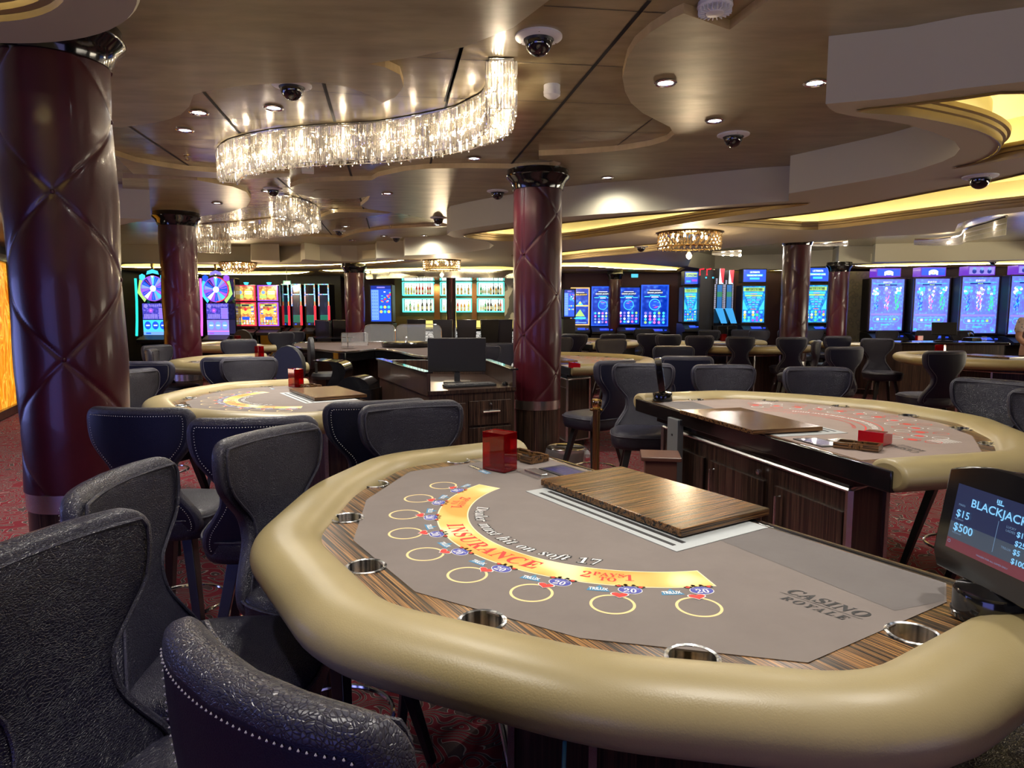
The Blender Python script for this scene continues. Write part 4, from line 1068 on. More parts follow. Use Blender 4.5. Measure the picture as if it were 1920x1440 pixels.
C1, C2, C3, C4 = (0.34, 1.986), (-1.42, 4.74), (-3.02, 8.22), (-4.75, 12.2)
put_table(BJ, C1, 212.5, 'front blackjack table with the tan padded rail filling the foreground', 'blackjack tables')
put_table(BJ, C2, 212.5, 'second blackjack table with orange insurance arc, behind the navy stools', 'blackjack tables')
put_table(BJ, C3, 212.5, 'third blackjack table of the row, beside the far padded pillar', 'blackjack tables')
put_table(BJ, C4, 212.5, 'fourth blackjack table of the row, under the wheel slot machines', 'blackjack tables')
PK = make_table('poker_table', 'poker')
CR, DR, SR = (1.43, 3.66), 15.0, 1.10
put_table(PK, CR, DR, 'pink felt card table with red and white circles, dealer side towards the camera', 'carnival game tables', SR)
CM = (0.62, 8.35); put_table(PK, CM, 15, 'middle card table just right of the burgundy pillar', 'carnival game tables', 1.08)
CF = (6.15, 8.75); put_table(BJ, CF, 205, 'far blackjack table with dark hourglass stool before its rail', 'blackjack tables')
put_table(PK, (1.35, 13.4), 20, 'back row card table right of the middle pillar', 'carnival game tables', 1.1)
put_table(PK, (3.95, 11.9), 262, 'back row card table behind the dark hourglass stools', 'carnival game tables', 1.1)
put_table(PK, (7.0, 12.9), 262, 'pale railed card table before the patterned panel and machines', 'carnival game tables', 1.15)
put_table(PK, (3.85, 13.75), 262, 'small far card table before the candy striped machines', 'carnival game tables', 1.1)

# loose things on the tables
def make_lid():
    e = empty('chip_tray_cover', label='x', cat='tray cover')
    g = G(); g.box((0, 0, 0.011), (0.365, 0.645, 0.022)); g.build('board', M_lid, e, smooth=False, bevel=0.003)
    g = G(); g.box((0, 0, -0.0005), (0.33, 0.60, 0.003)); g.build('felt_pad', M_blackm, e, smooth=False)
    return e
LID = make_lid()
def lid(c, deg, lab, s=1, u=-0.138, v=-0.058, zoff=0.002):
    x, y = onto(c, deg, u, v, s); o = place(LID, USED, (x, y, ZT + 0.0055 + zoff), radians(deg), lab, 'wooden chip tray covers'); o.scale = (s, s, 1)
lid(C1, 212.5, 'glossy striped wooden cover over the chip tray of the front table')
lid(C2, 212.5, 'wooden chip tray cover on the second blackjack table, pale reflection'); lid(C3, 212.5, 'wooden chip tray cover on the third blackjack table')
lid(CR, DR, 'brown wooden chip tray cover on the pink felt table', SR, -0.15, 0.02); lid(CM, 15, 'wooden chip tray cover on the middle card table', 1.08); lid(CF, 205, 'wooden chip tray cover on the far blackjack table')
lid((3.95, 11.9), 262, 'dark chip tray cover on the back row card table', 1.1)
# red discard holders
def make_tower():
    e = empty('discard_holder', label='x', cat='card holder')
    t = 0.004; a, b, h = 0.075, 0.105, 0.145
    g = G()
    g.box((0, 0, t / 2), (a, b, t)); g.box((-a / 2, 0, h / 2), (t, b, h)); g.box((a / 2, 0, h / 2), (t, b, h)); g.box((0, -b / 2, h / 2), (a, t, h)); g.box((0, b / 2, h / 2), (a, t, h)); g.box((0, 0, h - t), (a, b, t))
    g.build('acrylic_shell', M_red, e, smooth=False, bevel=0.001)
    g = G(); g.box((0, 0, h * 0.5), (t * 0.7, b * 0.9, h * 0.95)); g.build('divider', M_red, e, smooth=False)
    g = G(); g.box((0, 0, 0.0065), (a * 0.9, b * 0.9, 0.004)); g.build('base_pad', M_blackm, e, smooth=False)
    return e
TW = make_tower()
def tower(c, deg, lab, s=1, u=0.03, v=-0.672, rz=12, sz=1.0):
    x, y = onto(c, deg, u, v, s); o = place(TW, USED, (x, y, ZT + 0.004), radians(deg + rz), lab, 'red acrylic discard holders'); o.scale = (1, 1, sz)
tower(C1, 212.5, 'tall red acrylic discard holder on the front blackjack table', rz=18)
tower(C2, 212.5, 'red acrylic discard holder on the second blackjack table', u=-0.09, v=-0.69); tower(C3, 212.5, 'red acrylic discard holder on the third blackjack table', u=-0.12, v=-0.72); tower(C4, 212.5, 'red acrylic discard holder on the fourth blackjack table')
tower(CF, 205, 'red acrylic discard holder on the far blackjack table', v=-0.62); tower((7.0, 12.9), 262, 'red acrylic holder on the pale railed card table', v=0.65)
tower((3.85, 13.75), 262, 'dark red holder on the small far card table', v=0.4)
def wedge(x, y, z, rz, lab):
    e = empty('card_shoe', (x, y, z), rz, lab, 'card shoe', 'low red card shoes')
    g = G(); g.add([(-0.05, -0.055, 0), (0.05, -0.055, 0), (0.05, 0.055, 0), (-0.05, 0.055, 0), (-0.05, -0.055, 0.06), (0.05, -0.055, 0.045), (0.05, 0.055, 0.045), (-0.05, 0.055, 0.06)],
        [(0, 3, 2, 1), (4, 5, 6, 7), (0, 1, 5, 4), (1, 2, 6, 5), (2, 3, 7, 6), (3, 0, 4, 7)]); g.build('shoe_body', M_redflat, e, smooth=False, bevel=0.002)
    g = G(); g.box((0, 0, 0.0535), (0.07, 0.08, 0.004)); g.build('card_well', M_red, e, smooth=False)
x, y = survey(1640, 833, ZT); wedge(x, y, ZT + 0.004, 0.7, 'low red card shoe on the pink felt table beside a wooden tray')
x, y = survey(1077, 690, ZT); wedge(x, y, ZT + 0.004, 0.2, 'low red card shoe on the middle card table')
def make_wtray():
    e = empty('card_tray', label='x', cat='card tray')
    out = smooth_closed([(-0.09, -0.05), (-0.03, -0.05), (0.0, -0.035), (0.03, -0.05), (0.09, -0.05), (0.09, 0.05), (0.03, 0.05), (0.0, 0.035), (-0.03, 0.05), (-0.09, 0.05)], 4)
    out = [(max(-0.09, min(0.09, a)), max(-0.05, min(0.05, b))) for a, b in out]
    out = ccw(out); inn = offset(out, -0.012)
    g = G(); g.flat([out, inn[::-1]], 0.026, 0); g.wall(out, 0, 0.026, 0); g.wall(inn, 0.006, 0.026, 0, flip=True); g.flat([out], 0, 0, False); g.build('wooden_rim', M_lid, e, smooth=False)
    g = G(); g.flat([inn], 0.006, 0); g.build('felt_base', M_blackm, e, smooth=False)
    return e
WT = make_wtray()
x, y = survey(984, 862, ZT); place(WT, USED, (x, y, ZT + 0.004), radians(310), 'wavy wooden card tray beside the tall red holder', 'wavy wooden card trays')
x, y = survey(1608, 842, ZT); place(WT, USED, (x, y, ZT + 0.004), radians(-38), 'wavy wooden card tray beside the low red card shoe', 'wavy wooden card trays')
x, y = onto(C2, 212.5, -0.17, -0.56); place(WT, USED, (x, y, ZT + 0.004), radians(310), 'wavy wooden card tray on the second blackjack table', 'wavy wooden card trays')

# table display, one big in front and slim ones elsewhere
def make_display():
    e = empty('table_display', label='x', cat='display')
    g = G(); g.lathe([(0.075, 0), (0.077, 0.012), (0.074, 0.014), (0.074, 0.062), (0.070, 0.072), (0.0, 0.085)], 36); g.build('swivel_base', M_black, e)
    # housing, screen towards -X, width along Y, tilted back a little
    W_, H_ = 0.335, 0.27
    n = 14
    top = [(W_ / 2 - W_ * i / n, H_ + 0.035 * (1 - (2 * i / n - 1) ** 2) - 0.004) for i in range(n + 1)]
    outl = [(-W_ / 2 + 0.02, 0.0), (W_ / 2 - 0.02, 0.0), (W_ / 2, 0.04)] + top + [(-W_ / 2, 0.04)]
    outl = ccw(outl)
    tl = radians(8)
    def P(y, z, d): return (d * cos(tl) + z * sin(tl), y, 0.075 + z * cos(tl) - d * sin(tl) * 0)
    g = G(); m = len(outl)
    fr = [P(a, b, -0.022) for a, b in outl]; bk = [P(a * 0.93, b * 0.95 + 0.005, 0.03) for a, b in outl]
    g.add(fr + bk, [tuple(range(m))[::-1], tuple(range(m, 2 * m))] + [(i, (i + 1) % m, m + (i + 1) % m, m + i) for i in range(m)])
    g.build('housing', M_black, e, bevel=0.005, smooth=True, ang=0.5)
    sw, s0, s1 = 0.128, 0.062, 0.235
    q = G(); q.add([P(sw, s0, -0.0235), P(-sw, s0, -0.0235), P(-sw, s1, -0.0235), P(sw, s1, -0.0235)], [(0, 1, 2, 3)], 0)
    def quad(a, b, c_, d_, m_, dd=-0.0242): q.add([P(-a, b, dd), P(-c_, b, dd), P(-c_, d_, dd), P(-a, d_, dd)], [(0, 1, 2, 3)], m_)
    quad(-sw, s0, sw, s0 + 0.028, 1)
    quad(-sw, s0 + 0.028, sw, s0 + 0.072, 2)
    quad(0.004, s0 + 0.036, 0.0052, s0 + 0.115, 3, -0.025)
    def T(body, x, z, size, m_=4, al='CENTER', b_=0.0):
        vs, fs = text_geo(body, size, b_, 0, al); q.add([P(-(x + a), z + b, -0.0262) for a, b, _ in vs], fs, m_)
    T('BLACKJACK', 0.0, s1 - 0.048, 0.029, b_=0.0004); T('MAIN', -0.112, s1 - 0.055, 0.008, 3, 'LEFT'); T('$15', -0.115, s1 - 0.084, 0.027, al='LEFT', b_=0.0003); T('MINIMUM', -0.115, s1 - 0.093, 0.006, 3, 'LEFT')
    T('$500', -0.115, s1 - 0.121, 0.029, al='LEFT', b_=0.0003); T('MAXIMUM', -0.115, s1 - 0.130, 0.006, 3, 'LEFT')
    T('LUCKY', 0.040, s1 - 0.066, 0.008, 3); T('LADIES', 0.040, s1 - 0.075, 0.008, 3); T('$1', 0.056, s1 - 0.078, 0.018, al='LEFT', b_=0.0003)
    T('$25', 0.056, s1 - 0.100, 0.018, al='LEFT', b_=0.0003); T('TRILUX', 0.038, s1 - 0.118, 0.008, 3); T('$5', 0.056, s1 - 0.121, 0.018, al='LEFT', b_=0.0003); T('$100', 0.056, s1 - 0.143, 0.018, al='LEFT', b_=0.0003)
    T('WAGERS FOR ALL GAMES ONLY', 0.01, s0 + 0.011, 0.006, 3); T('O', -0.118, s0 + 0.015, 0.012, 3)
    for k in (-1, 0, 1): quad(-0.006 + k * 0.005, s1 - 0.017, -0.003 + k * 0.005, s1 - 0.008, 4, -0.025)
    quad(-0.009, s1 - 0.021, 0.009, s1 - 0.018, 4, -0.025)
    q.build('screen', [em('display_night', (0.018, 0.028, 0.085), 0.55), em('display_red', (0.16, 0.035, 0.05), 0.6), em('display_grey', (0.055, 0.075, 0.11), 0.6), em('display_small', (0.16, 0.28, 0.45), 0.6), SKYT], e, smooth=False)
    return e
DP = make_display()
x, y = (0.935, 1.275)
place(DP, USED, (x, y, ZT + 0.0045), radians(6), 'black table display reading BLACKJACK $15 and $500 at the table corner', 'table limit displays').scale = (0.87, 0.87, 0.78)
def disp(c, deg, s, lab, rz, u=-0.16, v=0.87):
    x, y = onto(c, deg, u, v, s); place(DP, USED, (x, y, ZT + 0.0045), rz, lab, 'table limit displays')
disp(CR, DR, SR, 'display seen edge-on as a slim dark post on the pink felt table', atan2(4.6, 1.0) + pi / 2 + 0.02)
M_plum = mat('plum_bezel', (0.05, 0.03, 0.10), 0.25, coat=0.4)
# ================================================================ SLOT MACHINES
def xz(px_, py_, y): return elev(px_, py_, y)
def quadf(g, x0, z0, x1, z1, y, m): g.add([(x0, y, z0), (x1, y, z0), (x1, y, z1), (x0, y, z1)], [(0, 1, 2, 3)], m)
def discf(g, cx, cz, r, y, m, n=14, ry=None): g.add([(cx + r * cos(2 * pi * i / n), y, cz + (ry or r) * sin(2 * pi * i / n)) for i in range(n)], [tuple(range(n))], m)
def ringf(g, cx, cz, ro, ri, y, m, n=28, a0=0, a1=2 * pi):
    vs = []; 
    for i in range(n + 1):
        a = a0 + (a1 - a0) * i / n
        vs += [(cx + ro * cos(a), y, cz + ro * sin(a)), (cx + ri * cos(a), y, cz + ri * sin(a))]
    g.add(vs, [(2 * i, 2 * i + 2, 2 * i + 3, 2 * i + 1) for i in range(n)], m)
def frame(g, x0, z0, x1, z1, t, y, d, m, m_side=None):
    for c, s in ((((x0 + x1) / 2, y, z0 - t / 2), (x1 - x0 + 2 * t, d, t)), (((x0 + x1) / 2, y, z1 + t / 2), (x1 - x0 + 2 * t, d, t)), ((x0 - t / 2, y, (z0 + z1) / 2), (t, d, z1 - z0)), ((x1 + t / 2, y, (z0 + z1) / 2), (t, d, z1 - z0))):
        g.box(c, s, 0, m)
PAL = [BLUE, CYAN, WHITE, GOLD, RED, GREEN, PURP, PINK, LIME, DBLUE, PALE, LILAC, NIGHT, TEAL]
iB, iC, iW, iG, iR, iGr, iP, iPk, iL, iD, iPa, iLi, iN, iT = range(14)
SCR = {'ocean': SC_blue, 'dragon': SC_drag, 'reef': SC_fish, 'violet': SC_viol, 'coin': SC_coin, 'night': SC_night}
def art(e, style, w, z0, z1, seed=0, y=-0.002, name='screen'):
    g = G(); r = random.Random(seed); h = z1 - z0; x0, x1 = -w / 2, w / 2
    quadf(g, x0, z0, x1, z1, y, 14)
    P = lambda fx, fz: (x0 + w * fx, z0 + h * fz); k = y - 0.002; k2 = y - 0.004
    def Q(a, b, c, d, m, yy=None): quadf(g, *P(a, b), *P(c, d), k if yy is None else yy, m)
    def T(s, fx, fz, size, m, yy=None):
        cx, cz = P(fx, fz); vs, fs = text_geo(s, size, size * 0.02); g.add([(cx + a, k2 if yy is None else yy, cz + b) for a, b, _ in vs], fs, m)
    if style == 'ocean':
        Q(0.2, 0.80, 0.8, 0.875, 12); T('GRAND JACKPOT', 0.5, 0.815, h * 0.05, iW); Q(0.28, 0.885, 0.72, 0.90, iW)
        Q(0.3, 0.75, 0.7, 0.775, iC); Q(0.08, 0.72, 0.32, 0.742, iC); Q(0.68, 0.72, 0.92, 0.742, iC); Q(0.36, 0.71, 0.64, 0.735, iW)
        c = P(0.5, 0.53); ringf(g, *c, w * 0.235, w * 0.205, k, iC); discf(g, *c, w * 0.2, k, iB, 24)
        for i in range(7): q = P(0.36 + 0.28 * r.random(), 0.44 + 0.18 * r.random()); quadf(g, q[0], q[1], q[0] + w * 0.12, q[1] + h * 0.012, k2, (iPa, iR, iC, iPa)[i % 4])
        for i in range(5):
            for j in range(4): q = P(0.14 + 0.18 * i, 0.07 + 0.08 * j); discf(g, *q, w * 0.055, k, r.choice([iC, iPa, iPa, iPk, iW, iLi, iC, iL]), 10)
    elif style == 'peak':
        Q(0.2, 0.80, 0.9, 0.875, 12); T('GRAND JACKPOT', 0.5, 0.815, h * 0.05, iG); Q(0.28, 0.885, 0.75, 0.90, iW)
        g.add([(*P(0.25, 0.5)[:1], k, P(0, 0.5)[1]), (P(0.75, 0)[0], k, P(0, 0.5)[1]), (P(0.5, 0)[0], k, P(0, 0.66)[1])], [(0, 1, 2)], iC)
        Q(0.02, 0.50, 0.98, 0.54, iG); discf(g, *P(0.5, 0.60), w * 0.07, k2, iG)
        g.add([(P(0.2, 0)[0], k, P(0, 0.22)[1]), (P(0.8, 0)[0], k, P(0, 0.22)[1]), (P(0.5, 0)[0], k, P(0, 0.42)[1])], [(0, 1, 2)], iL); Q(0.15, 0.14, 0.85, 0.20, iC); Q(0.1, 0.03, 0.9, 0.06, iPa)
    elif style == 'dragon':
        for a, b in ((0.06, 0.40), (0.60, 0.94)): Q(a, 0.905, b, 0.915, iC)
        T('$3,017.51', 0.5, 0.925, h * 0.045, iW); Q(0.22, 0.875, 0.78, 0.90, iD); T('MAJOR', 0.5, 0.878, h * 0.03, iL)
        for fx, m, m2 in ((0.18, iC, iB), (0.5, iLi, iPk), (0.82, iC, iGr)):
            for i in range(16): q = P(fx + (r.random() - 0.5) * 0.20, 0.70 + r.random() * 0.13); discf(g, *q, w * 0.04, k, r.choice([iPa, m, iW, m]), 8)
            for i in range(34):
                t = i / 34; q = P(fx + (r.random() - 0.5) * 0.15 * (1 - 0.3 * t), 0.68 - 0.27 * t); s = w * 0.022
                g.add([(q[0] - s, k, q[1]), (q[0] + s, k, q[1] + s * 1.8), (q[0], k2, q[1] - s * 2.2)], [(0, 1, 2)], r.choice([m2, m2, iPa, iW if fx == 0.5 else m]))
        Q(0.04, 0.30, 0.96, 0.335, iLi)
        c0, c1 = P(0.18, 0.22), P(0.82, 0.22); rr = h * 0.05
        ringf(g, *c0, rr, rr * 0.86, k, iC, 14, pi / 2, 3 * pi / 2); ringf(g, *c1, rr, rr * 0.86, k, iC, 14, -pi / 2, pi / 2)
        quadf(g, c0[0], c0[1] + rr * 0.86, c1[0], c1[1] + rr, k, iC); quadf(g, c0[0], c0[1] - rr, c1[0], c1[1] - rr * 0.86, k, iC)
        for i in range(5): Q(0.22 + 0.125 * i, 0.20, 0.29 + 0.125 * i, 0.24, (iW, iC, iC, iC, iL)[i])
        Q(0.36, 0.10, 0.62, 0.12, iC); Q(0.05, 0.03, 0.12, 0.06, iC); Q(0.88, 0.03, 0.95, 0.06, iC)
    elif style == 'reef':
        Q(0.03, 0.86, 0.97, 0.96, iL); Q(0.12, 0.875, 0.88, 0.945, 12); T('$11,016.22', 0.5, 0.885, h * 0.062, iL, k2 - 0.001)
        Q(0.08, 0.775, 0.92, 0.835, iC); Q(0.12, 0.72, 0.88, 0.76, iL); Q(0.35, 0.785, 0.65, 0.80, iR); Q(0.42, 0.735, 0.6, 0.75, iR)
        for j in range(5):
            zz = 0.66 - 0.062 * j; ww = 0.34 - 0.035 * j
            for i in range(3): cx = 0.5 + (i - 1) * ww * 0.66; Q(cx - ww * 0.27, zz, cx + ww * 0.27, zz + 0.042, (iC, iPa)[(i + j) % 2])
        Q(0.38, 0.36, 0.62, 0.375, iR)
        g.add([(P(0.02, 0)[0], k, P(0, 0.64)[1]), (P(0.02, 0)[0], k, P(0, 0.36)[1]), (P(0.26, 0)[0], k, P(0, 0.34)[1])], [(0, 1, 2)], iC)
        g.add([(P(0.98, 0)[0], k, P(0, 0.64)[1]), (P(0.74, 0)[0], k, P(0, 0.34)[1]), (P(0.98, 0)[0], k, P(0, 0.36)[1])], [(0, 1, 2)], iC)
        for i in range(5):
            for j in range(4): q = P(0.13 + 0.185 * i, 0.06 + 0.075 * j); discf(g, *q, w * 0.062, k, r.choice([iC, iB, iL, iW, iGr, iC, iG, iP]), 9)
    elif style == 'title':
        for i, (a, z, m) in enumerate([(0.3, 0.72, iPa), (0.14, 0.45, iC), (0.28, 0.18, iC)]): Q(a, z, 1 - a, z + 0.17, m)
        T('ULTIMATE', 0.5, 0.72, h * 0.18, iW); T('DIAMOND LINK', 0.5, 0.46, h * 0.17, iW)
    elif style == 'supreme':
        Q(0.05, 0.58, 0.95, 0.92, iL); T('SUPREME', 0.5, 0.62, h * 0.27, iD); Q(0.0, 0.0, 1, 0.4, iB); Q(0.1, 0.12, 0.45, 0.28, iC); Q(0.55, 0.2, 0.95, 0.36, iR)
    elif style == 'violet_pay':
        for i in range(9): Q(0.30 + 0.075 * i, 0.80, 0.345 + 0.075 * i, 0.94, iLi)
        discf(g, *P(0.14, 0.84), h * 0.13, k, iLi); discf(g, *P(0.34, 0.56), h * 0.15, k, iP); discf(g, *P(0.34, 0.56), h * 0.06, k2, iPk)
        Q(0.66, 0.04, 0.97, 0.72, iLi)
        for i in range(6): Q(0.69, 0.10 + 0.1 * i, 0.94, 0.13 + 0.1 * i, iP, k2)
        for i in range(8): Q(0.06 + 0.07 * i, 0.05, 0.11 + 0.07 * i, 0.34, iLi)
    elif style in ('reels_cyan', 'reels_pink'):
        m, mm = (iC, iB) if style == 'reels_cyan' else (iPk, iP)
        Q(0, 0.30, 1, 1, m if m == iC else iLi)
        for i in range(3): q = P(0.19 + 0.31 * i, 0.64); discf(g, *q, w * 0.13, k2, mm if m == iC else iPa, 16, h * 0.27); Q(0.12 + 0.31 * i, 0.60, 0.27 + 0.31 * i, 0.68, iW, k2 - 0.002)
        Q(0, 0.22, 1, 0.27, iC if m == iC else iPk); Q(0.1, 0.06, 0.3, 0.16, mm)
    elif style == 'bonus':
        discf(g, *P(0.25, 0.5), w * 0.16, k, iG); discf(g, *P(0.25, 0.55), w * 0.10, k2, iPa); discf(g, *P(0.25, 0.75), w * 0.07, k2, iG); Q(0.04, 0.12, 0.42, 0.36, iL)
        discf(g, *P(0.68, 0.45), w * 0.24, k, iG, 16, h * 0.38); Q(0.5, 0.55, 0.9, 0.62, iW, k2); Q(0.52, 0.42, 0.88, 0.48, iW, k2); Q(0.45, 0.16, 0.92, 0.26, iG, k2)
    elif style == 'coins':
        for i in range(3): q = P(0.25 + 0.25 * i, 0.62); discf(g, *q, w * 0.15, k, iG, 14)
        Q(0.08, 0.86, 0.92, 0.95, iL); Q(0.3, 0.87, 0.7, 0.94, 12, k2); discf(g, *P(0.5, 0.72), w * 0.08, k2, iR)
        for i in range(4): Q(0.06, 0.5 + 0.1 * i, 0.2, 0.55 + 0.1 * i, (iB, iW)[i % 2], k2); Q(0.8, 0.5 + 0.1 * i, 0.94, 0.55 + 0.1 * i, (iW, iB)[i % 2], k2)
        for i in range(6):
            for j in range(3): q = P(0.12 + 0.15 * i, 0.08 + 0.1 * j); discf(g, *q, w * 0.05, k, r.choice([iG, iW, iPa, iL]), 9)
        Q(0.3, 0.24, 0.7, 0.38, iB, k2)
    elif style == 'keno':
        Q(0, 0.90, 1, 1, iD); Q(0.3, 0.93, 0.7, 0.97, iLi, k2); Q(0.02, 0.04, 0.38, 0.88, iPa)
        for i in range(9):
            for j in range(3): Q(0.05 + 0.11 * j, 0.08 + 0.09 * i, 0.11 + 0.11 * j, 0.095 + 0.09 * i, iB, k2)
        for i in range(22): q = P(0.48 + 0.46 * r.random(), 0.52 + 0.30 * r.random()); quadf(g, q[0], q[1], q[0] + w * 0.09, q[1] + h * 0.03, k2, r.choice([iR, iGr, iR, iW, iC]))
        for i in range(3):
            for j in range(2): discf(g, *P(0.5 + 0.19 * i, 0.27 + 0.13 * j), w * 0.075, k, (iG, iC, iC, iG)[(i * 2 + j) % 4], 12)
        Q(0.45, 0.05, 0.95, 0.10, iB)
    elif style == 'dark':
        Q(0.0, 0.10, 1, 0.34, iT, k); Q(0.06, 0.11, 0.94, 0.32, 15, k2)
        Q(0.2, 0.02, 0.45, 0.06, iB); Q(0.6, 0.6, 0.8, 0.75, iN, k2)
    elif style == 'arch':
        Q(0, 0, 1, 1, iB); discf(g, *P(0.5, 0.45), w * 0.2, k2, iW, 16, h * 0.34); Q(0.3, 0.05, 0.38, 0.6, iW, k2); Q(0.62, 0.05, 0.70, 0.6, iW, k2); T('4', 0.5, 0.2, h * 0.45, iG, k2 - 0.002)
    elif style == 'mono':
        Q(0, 0, 1, 1, iLi)
        for i in range(3): discf(g, *P(0.2 + 0.3 * i, 0.4), w * 0.09, k2, iD, 10); discf(g, *P(0.2 + 0.3 * i, 0.75), w * 0.07, k2, iPa, 10)
    bg = {'ocean': SC_blue, 'peak': SC_blue, 'dragon': SC_drag, 'reef': SC_fish, 'title': BLUE, 'supreme': BLUE, 'violet_pay': SC_viol, 'reels_cyan': PALE, 'reels_pink': LILAC,
          'bonus': SC_coin, 'coins': SC_coin, 'keno': BLUE, 'dark': SC_night, 'arch': BLUE, 'mono': LILAC}[style]
    return g.build(name, PAL + [bg, em('dim_green', (0.01, 0.14, 0.08), 0.8)], e, smooth=False)
def slot(px0, px1, pyt, pyb, y, label, style, fcol, face=0, group=None, top=None, curve=False, deck=True, extra=None, zback=0.35, title=None):
    "screen panel spans px0..px1, pyt..pyb of the survey at distance y"
    xl, zt = elev(px0, pyt, y); xr, zb = elev(px1, pyb, y); w = (xr - xl) * (0.88 if style == 'dragon' else 0.94); xc = (xl + xr) / 2
    e = empty('slot_machine', (xc, y, 0), radians(face), label, 'slot machine', group)
    t = 0.03; iw = w - 2 * t
    g = G(); g.box((0, 0.28, (zb - 0.02) / 2), (w * 0.98, 0.55, zb - 0.02)); g.box((0, 0.20, (zb + zt) / 2), (w * 0.98, 0.36, zt - zb - 0.02)); g.build('cabinet', M_blackm, e, bevel=0.01)
    g = G(); frame(g, -iw / 2, zb + t, iw / 2, zt - t, t, 0.0, 0.05, 0); g.build('screen_frame', fcol, e, bevel=0.006)
    art(e, style, iw, zb + t, zt - t, seed=int(px0))
    if deck:
        g = G(); g.add([(-w / 2, 0.0, zb - 0.02), (w / 2, 0.0, zb - 0.02), (w / 2, -0.26, zb - 0.14), (-w / 2, -0.26, zb - 0.14), (-w / 2, 0.0, zb - 0.22), (w / 2, 0.0, zb - 0.22), (w / 2, -0.26, zb - 0.19), (-w / 2, -0.26, zb - 0.19)],
            [(3, 2, 1, 0), (4, 5, 6, 7), (2, 3, 7, 6), (0, 1, 5, 4), (1, 2, 6, 5), (3, 0, 4, 7)]); d = g.build('button_deck', M_blackm, e, smooth=False)
        g = G(); g.box((w * 0.05, -0.16, zb - 0.085), (w * 0.4, 0.09, 0.012), 0, 0, 1, 0.43); g.lathe([(0.03, 0), (0.03, 0.02), (0, 0.025)], 10, (w * 0.36, -0.17, zb - 0.10)); g.build('deck_buttons', em('deck_blue', (0.03, 0.08, 0.9), 0.7), d, smooth=False)
    if title:
        st, p0, p1 = title; z0 = elev(px0, p1, y)[1]; z1 = elev(px0, p0, y)[1]; iw_ = iw * (0.68 if style == 'dragon' else 1)
        g = G(); g.box((0, 0.16, (z0 + z1) / 2), (iw_, 0.3, z1 - z0)); frame(g, -iw_ / 2, z0 + 0.02, iw_ / 2, z1 - 0.02, 0.02, 0, 0.03, 0); b = g.build('topper', em('neon_violet', (0.22, 0.05, 0.8), 0.5) if style == 'dragon' else M_blackm, e, smooth=False)
        o = art(e, st, iw_, z0 + 0.02, z1 - 0.02, seed=5, name='topper_screen', y=-0.018)
    return e, w, zb, zt
GS = 'periwinkle dragon slot machines'
for i, (a, b, t_, bb, y, lab, ti) in enumerate([(1627, 1697, 521, 622, 15.0, 'first periwinkle slot machine, beside the patterned wall panel', ('arch', 503, 519)), (1709, 1781, 520, 624, 14.8, 'second periwinkle slot machine, behind the pit desk monitor', ('arch', 501, 518)),
                                       (1797, 1873, 517, 627, 14.5, 'third periwinkle slot machine, its whole screen in view', ('mono', 499, 516)), (1889, 1968, 515, 629, 14.2, 'fourth periwinkle slot machine, cut by the picture edge', ('mono', 497, 514))]):
    slot(a, b, t_, bb, y, lab, 'dragon', M_plum, group=GS, title=ti)
slot(1703, 1709, 540, 612, 15.65, 'narrow blue screen between the first two periwinkle machines', 'ocean', BLUE, deck=False)
GS = 'reef slot machines'
slot(1280, 1309, 537, 605, 15.4, 'reef slot machine with the yellow SUPREME topper', 'reef', M_blackm, group=GS, title=('supreme', 508, 534))
slot(1389, 1436, 534, 607, 15.2, 'reef slot machine standing alone left of the tall pillar', 'reef', M_blackm, group=GS, title=('title', 504, 530))
slot(1508, 1552, 532, 607, 15.0, 'reef slot machine between the two right pillars', 'reef', M_blackm, group=GS, title=('title', 501, 529))
GS = 'blue curved slot machines'
slot(1201, 1254, 534, 612, 16.8, 'bright blue slot machine at the end of the curved group', 'ocean', em('frame_blue', (0.02, 0.12, 0.95), 0.7), 0, GS)
slot(1155, 1202, 537, 610, 16.9, 'blue slot machine with a dark frame right of the slim pillar', 'ocean', M_blackm, 0, GS)
slot(1108, 1152, 537, 611, 17.0, 'blue slot machine half behind the slim pillar', 'ocean', em('frame_blue', (0.02, 0.12, 0.95), 0.7), 0, GS)
slot(1069, 1106, 539, 610, 17.1, 'mountain slot machine with a golden frame', 'peak', em('frame_gold', (0.9, 0.55, 0.2), 0.8), 0, GS)
e, w_, zb_, zt_ = slot(1055, 1080, 541, 596, 15.0, 'keno display with violet header beside the middle pillar', 'keno', M_blackm, deck=False)
slot(691, 738, 533, 605, 15.0, 'tall blue keno display left of the bar', 'keno', M_blackm, deck=False)
